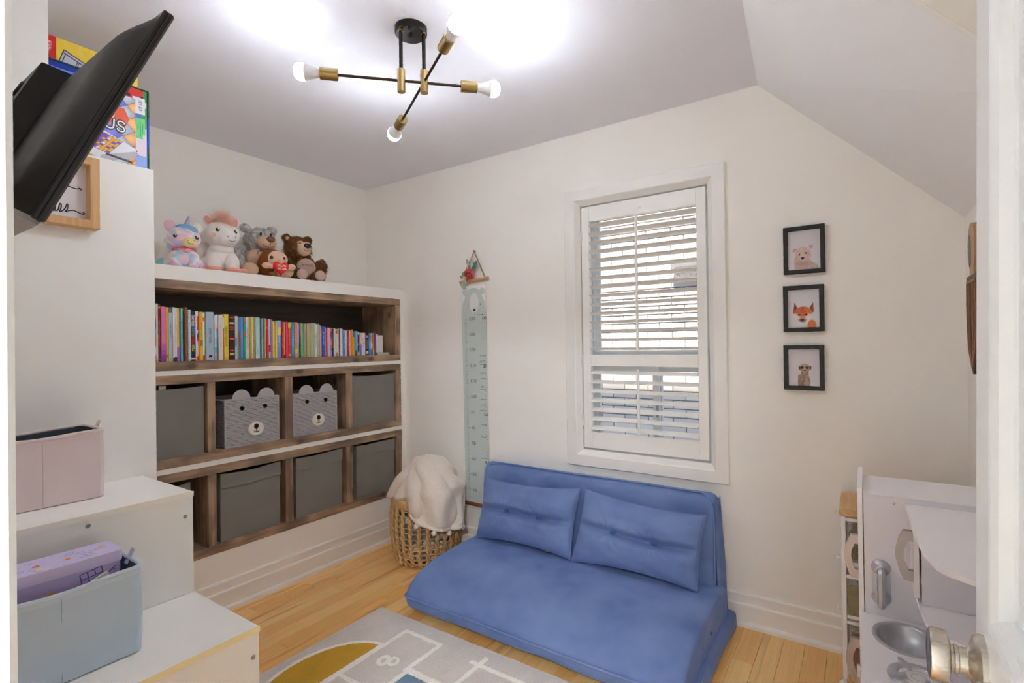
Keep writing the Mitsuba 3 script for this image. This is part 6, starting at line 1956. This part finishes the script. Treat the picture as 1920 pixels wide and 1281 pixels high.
CONT = [('toy_basket_item', 'yellow plastic tub seen through the mesh of the middle trolley basket', 'tub', lathe([(0, 0), (.045, 0), (.050, .07), (.052, .075), (.045, .076), (0, .072)], 28, (2.69, -.235, .2905)), '#d9c33a'),
        ('toy_basket_item', 'amber wooden toy block beside the yellow tub, in the middle trolley basket', 'toy block', box(2.645, 2.70, -.175, -.12, .2905, .34, .003), '#c98f3e'),
        ('toy_basket_item', 'red toy packet in the lowest trolley basket', 'toy packet', rbox(2.650, 2.70, -.285, -.225, .0805, .20, .006), '#b8322a'),
        ('toy_basket_item', 'olive toy jar in the topmost trolley basket', 'toy jar', lathe([(0, 0), (.04, 0), (.042, .09), (.03, .11), (.03, .125), (0, .125)], 24, (2.69, -.22, .4905)), '#8a7a3a')]
for nm, lab, cat, mesh, c_ in CONT:
    t = thing('toy_' + cat.split()[-1], lab, cat)
    put('body', mesh, c_, 'satin', t)

# ================================================================ the open door at the right edge
DX, DY0, DY1, DT = 2.820, -2.505, -1.745, .036
d1 = numbered('door_1')
labels[d1] = {'kind': 'structure', 'label': 'white panelled door standing open at the right edge'}


def lean(m):
    m = tri(m).copy()
    m.vertices[:, 0] += .0150 * (m.vertices[:, 2] - .95)
    return m


slab = m3.Manifold.cube((DT, DY1 - DY0, 2.03)).translate((DX, DY0, .008))
for z0, z1 in ((1.020, 1.90), (.24, .86)):
    slab = slab - m3.Manifold.cube((.020, DY1 - DY0 - .27, z1 - z0)).translate((DX - .010, DY0 + .135, z0))
put('leaf', lean(slab), '#dcdedf', 'satin', d1, smooth=False)
prof = [(-.004, 0), (-.004, .004), (.002, .009), (.008, .007), (.013, .009), (.020, .004), (.026, -.006), (.026, -.0105), (-.004, -.0105)]
for z0, z1 in ((1.020, 1.90), (.24, .86)):
    m = mitred(prof, DY0 + .135, DY1 - .135, z0, z1, 0)
    v = np.array(m.vertices)
    m.vertices = np.stack([DX + v[:, 1], v[:, 0], v[:, 2]], 1)
    m.fix_normals()
    put('panel_moulding', lean(m), '#e6e8ea', 'satin', d1, smooth=False)
scene['nickel'] = {'type': 'roughconductor', 'material': 'none', 'alpha': .13, 'specular_reflectance': {'type': 'rgb', 'value': [.66, .61, .54]}}
kc = np.array([DX, -1.800, .944])
kn = put('knob', lean(lathe([(.0150, .014), (.0150, .0235), (.0162, .0245), (.0162, .0275), (.0150, .0285), (.0155, .031), (.0235, .0325), (.0285, .034), (.0298, .0365), (.0298, .0485), (.0288, .0510), (.0255, .0523), (.023, .0520), (.021, .0515), (0, .0515)], 56, kc, (-1, 0, 0))), None, 'nickel', d1, smooth=40, label='satin nickel door knob')
put('rose', lean(lathe([(.0335, 0), (.0335, .006), (.0310, .0085), (.026, .0105), (.019, .013), (.0150, .016), (.0135, .021), (0, .021)], 56, kc, (-1, 0, 0))), None, 'nickel', kn, smooth=40)
put('hinge', [lean(rod((DX - .004, DY0 + .002, z), (DX - .004, DY0 + .002, z + .09), .006, 12)) for z in (.25, 1.0, 1.78)], '#b9b5ae', 'brushed', d1)

# ================================================================ carved board on the right wall
wh = thing('wall_hanging', 'carved wooden wall hanging, pale top over dark brown, half hidden by the door', 'wall hanging')
up_ = affinity.scale(Point(-.336, 1.632).buffer(1, 24), .066, .082)
put('upper_lobe', place(extrude(up_.union(sbox(-.378, 1.50, -.298, 1.60)), .026), (XR - .028, 0, 0), (0, 1, 0), (0, 0, 1)), '#a5835f', 'satin', wh, smooth=30, label='pale wooden upper lobe')
put('inlay', place(extrude(affinity.scale(Point(-.312, 1.622).buffer(1, 20), .018, .055), .002), (XR - .0295, 0, 0), (0, 1, 0), (0, 0, 1)), '#5f5f58', 'satin', wh, smooth=False)
dn = affinity.translate(Polygon([(-.060, 1.53), (-.052, 1.44), (-.056, 1.36), (-.085, 1.28), (-.150, 1.22), (-.215, 1.28), (-.244, 1.36), (-.248, 1.44), (-.240, 1.53)]), -.214, 0)
put('lower_body', place(extrude(dn.buffer(.008), .030), (XR - .032, 0, 0), (0, 1, 0), (0, 0, 1)), '#3c2412', 'satin', wh, smooth=30, label='dark brown lower body')
put('carved_rib', [place(extrude(affinity.scale(dn, s_, .92).exterior.buffer(.004), .004), (XR - .0355, 0, 0), (0, 1, 0), (0, 0, 1)) for s_ in (.86, .6, .34)], '#7a5030', 'satin', wh, smooth=30)
